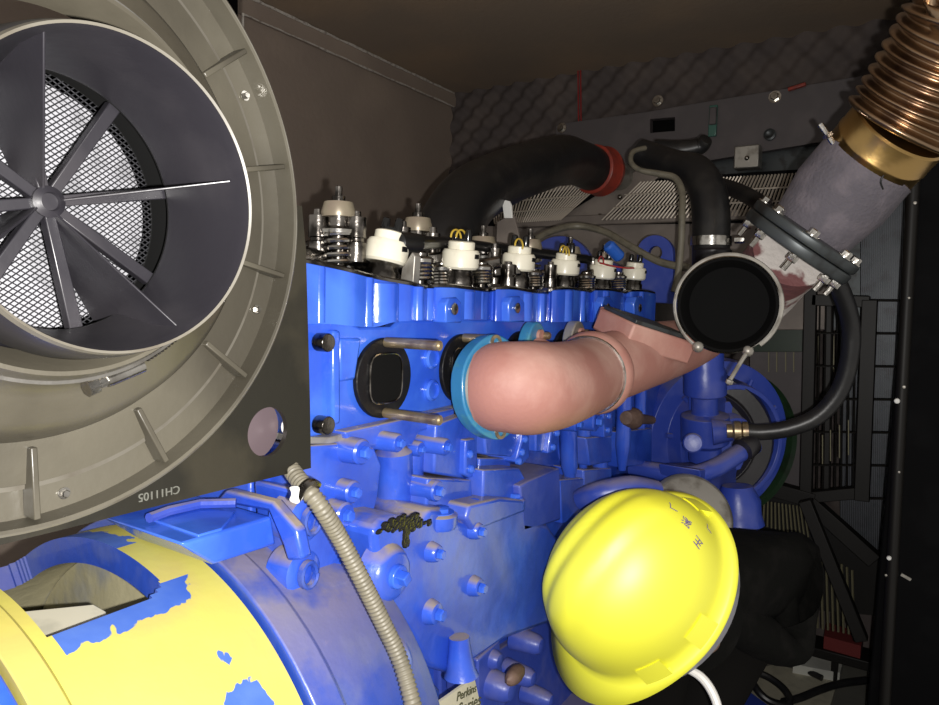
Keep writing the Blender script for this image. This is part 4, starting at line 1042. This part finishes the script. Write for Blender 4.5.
rq_ = PZ(845, 636, .20); MB().box((rq_.x, rq_.y, .145), (.24, .10, .03)).box((rq_.x + .10, rq_.y, .065), (.03, .03, .13)).build('lower_rail', CAGE, CG, bevel=.003)
flat('blue_crate_lid', [(742, 686), (768, 705), (773, 722), (735, 722)], .06, .06, BLUEF, 'blue plastic lid at the bottom edge beside the worker in black', 'lid')
hose('floor_cable', 'black cable looped on the floor below the hanging elbow', 'cable', [(735, 664, 2.13), (752, 671, 2.12), (768, 677, 2.1), (783, 688, 2.06), (790, 700, 2.02), (785, 705, 2.01), (768, 700, 2.02), (756, 688, 2.05), (752, 676, 2.1), (762, 666, 2.12)], [.011] * 10, BLACKR, seg=10)
hose('trailing_cable', 'black cable trailing across the floor to the right from the loop', 'cable', [(783, 702, 2.04), (800, 698, 2.06), (820, 690, 2.08), (840, 684, 2.1), (870, 680, 2.12)], [.011] * 5, BLACKR, seg=10)
MB_ = MB().cyl(PZ(803, 669, .02), PZ(822, 678, .02), .010, seg=10).build('screwdriver', BLACKR); tag(MB_, 'small dark tool lying on the floor below the white sheet', 'tool')
# ------------------------------------------------------------------ the worker
hb = PD(636, 582, .91)
def cw(x, y, z): return c2w(V((x, y, z))).normalized()
hu = cw(-.59, .49, .64); hf = cw(-.62, -.785, .0); hf = (hf - hu * hf.dot(hu)).normalized(); hs = hf.cross(hu)
M_ = Matrix((hf, hs, hu)).transposed()
W_ = thing('person', 'worker in a yellow hard hat and black clothes bending over beside the engine', 'person', V((-.20, 1.2, 0)))
def hl(f, s, u): return hb + hf * f + hs * s + hu * u
HA, HBr, HH = .124, .100, .122
mb = MB(); nph, nth = 28, 96; rings = []
def dome(th, ph):
    c, s = math.cos(th), math.sin(th); cp, sp = math.cos(ph), math.sin(ph)
    f = HA * c * cp ** .82; s_ = HBr * s * cp ** .82; u = HH * sp ** .95
    # three moulded ridges along the crown
    k = max(0, min(1, (u / HH - .50) / .25)) * max(0, 1 - (f / (HA * .95)) ** 4)
    bump = 0
    for s0, hgt, wd in ((0, .0060, .020), (.042, .0040, .009)): bump += hgt * math.exp(-((s_ - s0) / wd) ** 4)
    n = V((f / HA ** 2, s_ / HBr ** 2, u / HH ** 2)).normalized()
    return V((f, s_, u)) + n * bump * k
rim = []
for i in range(nph + 1):
    ph = (PI / 2) * i / nph; row = []
    if i == nph: row = [mb.bm.verts.new(hl(*dome(0, ph)))]
    else:
        for k in range(nth): row.append(mb.bm.verts.new(hl(*dome(2 * PI * k / nth, ph))))
    rings.append(row)
outer = []
for step, (w_, dz) in enumerate(((.003, -.012), (.010, -.016), (1., -.020))):
    row = []
    for k in range(nth):
        th_ = 2 * PI * k / nth; c, s = math.cos(th_), math.sin(th_)
        pk = max(0, c) ** 3
        full = .016 + .028 * pk
        ww = full if w_ == 1. else min(w_, full)
        dn = dz - (.012 * pk if w_ == 1. else 0)
        lug = .0
        row.append(mb.bm.verts.new(hl((HA + ww) * c, (HBr + ww * (1 - .15 * pk)) * s, dn + lug)))
    outer.append(row)
seqs = outer[::-1] + rings
for A, B in zip(seqs, seqs[1:]):
    for k in range(nth):
        j = (k + 1) % nth
        if len(B) == 1: mb.face([A[k], A[j], B[0]])
        else: mb.face([A[k], A[j], B[j], B[k]])
HATO = mb.build('hard_hat', HAT, W_, sharp=60, solid=.0025)
HATO['label'] = 'yellow hard hat with three crown ridges'
# rim blocks (accessory slots) along both sides
for th_ in (-95, -60, 95, 60, 180):
    a = math.radians(th_); mb = MB()
    n = 6; o1 = []; o2 = []
    for k in range(n + 1):
        t = a + math.radians(-8 + 16 * k / n); rr = 1.02
        o1.append(hl(HA * rr * math.cos(t), HBr * rr * math.sin(t), .018)); 
        o2.append(hl((HA + .012) * math.cos(t), (HBr + .012) * math.sin(t), -.012))
    inn = [hl(HA * .9 * math.cos(a + math.radians(-8 + 16 * k / n)), HBr * .9 * math.sin(a + math.radians(-8 + 16 * k / n)), -.01) for k in range(n + 1)]
    for k in range(n):
        q = [mb.bm.verts.new(p) for p in (o1[k], o1[k + 1], o2[k + 1], o2[k])]; mb.face(q)
        q = [mb.bm.verts.new(p) for p in (o2[k], o2[k + 1], inn[k + 1], inn[k])]; mb.face(q)
        q = [mb.bm.verts.new(p) for p in (inn[k], inn[k + 1], o1[k + 1], o1[k])]; mb.face(q)
    mb.build('accessory_slot', HAT, HATO)
# lettering on the shell
def hat_text(body, size, th_, ph, rot):
    me = textmesh(body, size, .0002); th_ = math.radians(th_); ph = math.radians(ph); c0_ = dome(th_, ph)
    n = V((c0_.x / HA ** 2, c0_.y / HBr ** 2, c0_.z / HH ** 2)).normalized()
    t1 = V((-math.sin(th_), math.cos(th_), 0)); t1 = (t1 - n * t1.dot(n)).normalized(); t2 = n.cross(t1)
    r = math.radians(rot); a1_ = t1 * math.cos(r) + t2 * math.sin(r); a2_ = -t1 * math.sin(r) + t2 * math.cos(r)
    for v in me.vertices:
        p = c0_ + a1_ * v.co.x + a2_ * v.co.y
        th2 = math.atan2(p.y / HBr, p.x / HA); pl = p.copy()
        # push onto the shell
        best = None
        lo_, hi_ = .0, PI / 2
        el = math.atan2(p.z, math.hypot(p.x, p.y))
        for _ in range(30):
            m_ = (lo_ + hi_) / 2; q = dome(th2, m_)
            if math.atan2(q.z, math.hypot(q.x, q.y)) < el: lo_ = m_
            else: hi_ = m_
        q = dome(th2, lo_); v.co = hl(*(q + n * (.0022 + v.co.z))) - wloc(HATO)
    me.materials.clear(); me.materials.append(PURP)
    o = bpy.data.objects.new('hat_lettering', me); C.objects.link(o); o.parent = HATO
hat_text('\u7389', .015, -142, 24, -50)
hat_text('\u6eaa', .015, -156, 30, -50)
hat_text('\u5382', .013, -170, 34, -50)
hat_text('\u5382', .011, -156, 8, -50)
# harness straps under the brim
mb = MB()
nst = 60; base = []
for i, (ra, dz) in enumerate(((.95, -.010), (1.0, -.074), (.97, -.080), (.92, -.012))):
    base.append([mb.bm.verts.new(hl(HA * ra * math.cos(2 * PI * k / nst), HBr * ra * math.sin(2 * PI * k / nst), dz)) for k in range(nst)])
for i in range(4):
    for k in range(nst): mb.face([base[i][k], base[i][(k + 1) % nst], base[(i + 1) % 4][(k + 1) % nst], base[(i + 1) % 4][k]])
mb.build('headband', STRAP, HATO)
# head, body: one continuous skin grown along a skeleton
def grow(name, verts, edges, rads, m, root=0, sub=2):
    me = bpy.data.meshes.new(name); me.from_pydata([tuple(v) for v in verts], edges, [])
    o = bpy.data.objects.new(name, me); C.objects.link(o)
    sk = o.modifiers.new('skin', 'SKIN')
    if not me.skin_vertices:
        bpy.context.view_layer.update()
    if not me.skin_vertices:
        me.attributes
    lay = me.skin_vertices[0].data
    for i, r in enumerate(rads): lay[i].radius = (r, r) if not isinstance(r, tuple) else r
    lay[root].use_root = True
    u = o.modifiers.new('sub', 'SUBSURF'); u.levels = sub; u.render_levels = sub
    bpy.context.view_layer.update(); dg = bpy.context.evaluated_depsgraph_get()
    m2 = bpy.data.meshes.new_from_object(o.evaluated_get(dg))
    bpy.data.objects.remove(o)
    return m2
pel = PD(735, 567, 1.32); che = PD(712, 588, 1.14); nek = PD(690, 590, 1.02); hd = hb - hu * .03
jaw = hb - hu * .11 + hf * .015
shL = PD(665, 585, 1.15); shR = PD(777, 560, 1.18)
elR = PD(793, 656, 1.18); elL = PD(640, 640, 1.15)
wrR = PD(700, 600, 1.06); hnR = PD(665, 595, 1.04); wrL = PD(618, 610, 1.05); hnL = PD(612, 585, 1.03)
hipL = pel + V((-.07, 0, -.07)); hipR = pel + V((.03, 0, -.07)); knL = PD(640, 730, 1.2); knR = PD(680, 740, 1.2)
anL = V((-.28, 1.30, .11)); anR = V((-.17, 1.30, .11)); toL = V((-.28, 1.19, .045)); toR = V((-.17, 1.19, .045))
vs_ = [pel, che, nek, jaw, hd, shL, elL, wrL, hnL, shR, elR, wrR, hnR, hipL, knL, anL, toL, hipR, knR, anR, toR]
ed = [(0, 1), (1, 2), (2, 3), (3, 4), (1, 5), (5, 6), (6, 7), (7, 8), (1, 9), (9, 10), (10, 11), (11, 12), (0, 13), (13, 14), (14, 15), (15, 16), (0, 17), (17, 18), (18, 19), (19, 20)]
rd = [.07, .06, .045, .062, .088, .028, .018, .018, .024, .028, .018, .018, .024,   .06, .04, .03, .03, .06, .04, .03, .03]
def fingers(wr, hand):
    d = (hand - wr).normalized(); a, u, w = frame(d); out = []
    for i, (off, ln) in enumerate(((-.027, .058), (-.009, .068), (.009, .064), (.027, .050))):
        b = hand + w * off; out.append((b, b + d * ln * .5 - u * .008, b + d * ln * .85 - u * .026))
    t = hand + w * -.03 - d * .035; out.append((t, t + d * .03 - w * .028, t + d * .05 - w * .034 - u * .012))
    return out
me = grow('body', vs_, ed, rd, SKIN)
bm = bmesh.new(); bm.from_mesh(me)
mb = MB(); mb.bm.free(); mb.bm = bm
for wr, hn in ((wrL, hnL), (wrR, hnR)):
    for ch in fingers(wr, hn): mb.tube(cr(ch, 3), [.009, .009, .0085, .0085, .008, .0075, .006], 8)
# face features, below the brim
fcn_ = hl(.085, 0, -.085)
mb.ball(hl(.098, 0, -.09), .014, 10, (1, .8, 1.4), M_)
for s in (-1, 1):
    mb.ball(hl(.080, .032 * s, -.070), .012, 10); mb.ball(hl(.0, .088 * s, -.075), .022, 10, (.8, .35, 1.3), M_)
mb.ball(hl(.083, 0, -.125), .014, 10, (.6, 1.6, .5), M_)
mb.bm.faces.ensure_lookup_table()
for f in mb.bm.faces:
    c_ = f.calc_center_median()
    f.material_index = 0 if ((c_ - hd).length < .17 or (c_ - hnL).length < .1 or (c_ - hnR).length < .1) else 1
BODYO = mb.build('body', [SKIN, NAVY], W_, sharp=60)
# clothing
jv = [pel, che, nek, shL, elL, wrL, shR, elR, wrR]
me = grow('jacket', jv, [(0, 1), (1, 2), (1, 3), (3, 4), (4, 5), (1, 6), (6, 7), (7, 8)], [.115, .11, .07, .062, .05, .038, .058, .041, .036], NAVY)
bm = bmesh.new(); bm.from_mesh(me); mb = MB(); mb.bm.free(); mb.bm = bm; mb.build('jacket', NAVY, W_, sharp=60)
tv = [pel, hipL, knL, anL, hipR, knR, anR]
me = grow('trousers', tv, [(0, 1), (1, 2), (2, 3), (0, 4), (4, 5), (5, 6)], [.105, .08, .065, .055, .08, .065, .055], TROU)
bm = bmesh.new(); bm.from_mesh(me); mb = MB(); mb.bm.free(); mb.bm = bm; mb.build('trousers', TROU, W_, sharp=60)
for an, to in ((anL, toL), (anR, toR)):
    mb = MB(); mb.tube(cr([an + V((0, .03, -.02)), an + V((0, .0, -.05)), to + V((0, 0, .01)), to + V((0, -.06, .0))], 5), [.05] * 5 + [.048] * 5 + [.045] * 5 + [.03], 16); mb.build('boot', BLACKM, W_)
# dark collar / hood under the hat and the white neck band
mb = MB(); mb.lathe(hb - hu * .16, hu, [(.085, 0), (.078, .05), (.066, .10)], 32, hint=hf); mb.build('hood', NAVY, W_)
pts, rr = cr([PD(686, 668, .90), PD(700, 676, .89), (PD(710, 688, .88)), PD(717, 704, .87), PD(720, 722, .86)], 6, [.0048, .0058, .0058, .0055, .005])
MB().tube(pts, rr, 10).build('white_band', WHITE, W_)['label'] = 'white curved cord at the neck'
# ------------------------------------------------------------------ camera, flash, dim surroundings
cam = bpy.data.cameras.new('camera'); co = bpy.data.objects.new('camera', cam); C.objects.link(co)
cam.sensor_fit = 'HORIZONTAL'; cam.sensor_width = 36; cam.lens = F / 939 * 36; cam.clip_start = .02
Rm = Matrix((V((cX.x, cY.x, cZ.x)), V((cX.y, cY.y, cZ.y)), V((cX.z, cY.z, cZ.z)))).transposed()
co.matrix_world = Matrix.Translation(ORG) @ Rm.to_4x4()
bpy.context.scene.camera = co
fl = bpy.data.lights.new('phone_flash', 'POINT'); fl.energy = 36; fl.color = (1, .97, .93); fl.shadow_soft_size = .004
fo = bpy.data.objects.new('phone_flash', fl); C.objects.link(fo); fo.location = ORG + c2w(V((.022, -.012, .0)))
wd = bpy.data.worlds.new('w'); bpy.context.scene.world = wd; wd.use_nodes = True
wd.node_tree.nodes['Background'].inputs[0].default_value = (1, .95, .88, 1); wd.node_tree.nodes['Background'].inputs[1].default_value = .42
sc = bpy.context.scene
sc.view_settings.view_transform = 'Standard'; sc.view_settings.look = 'None'; sc.view_settings.gamma = 1; sc.view_settings.exposure = .1; sc.view_settings.use_curve_mapping = False
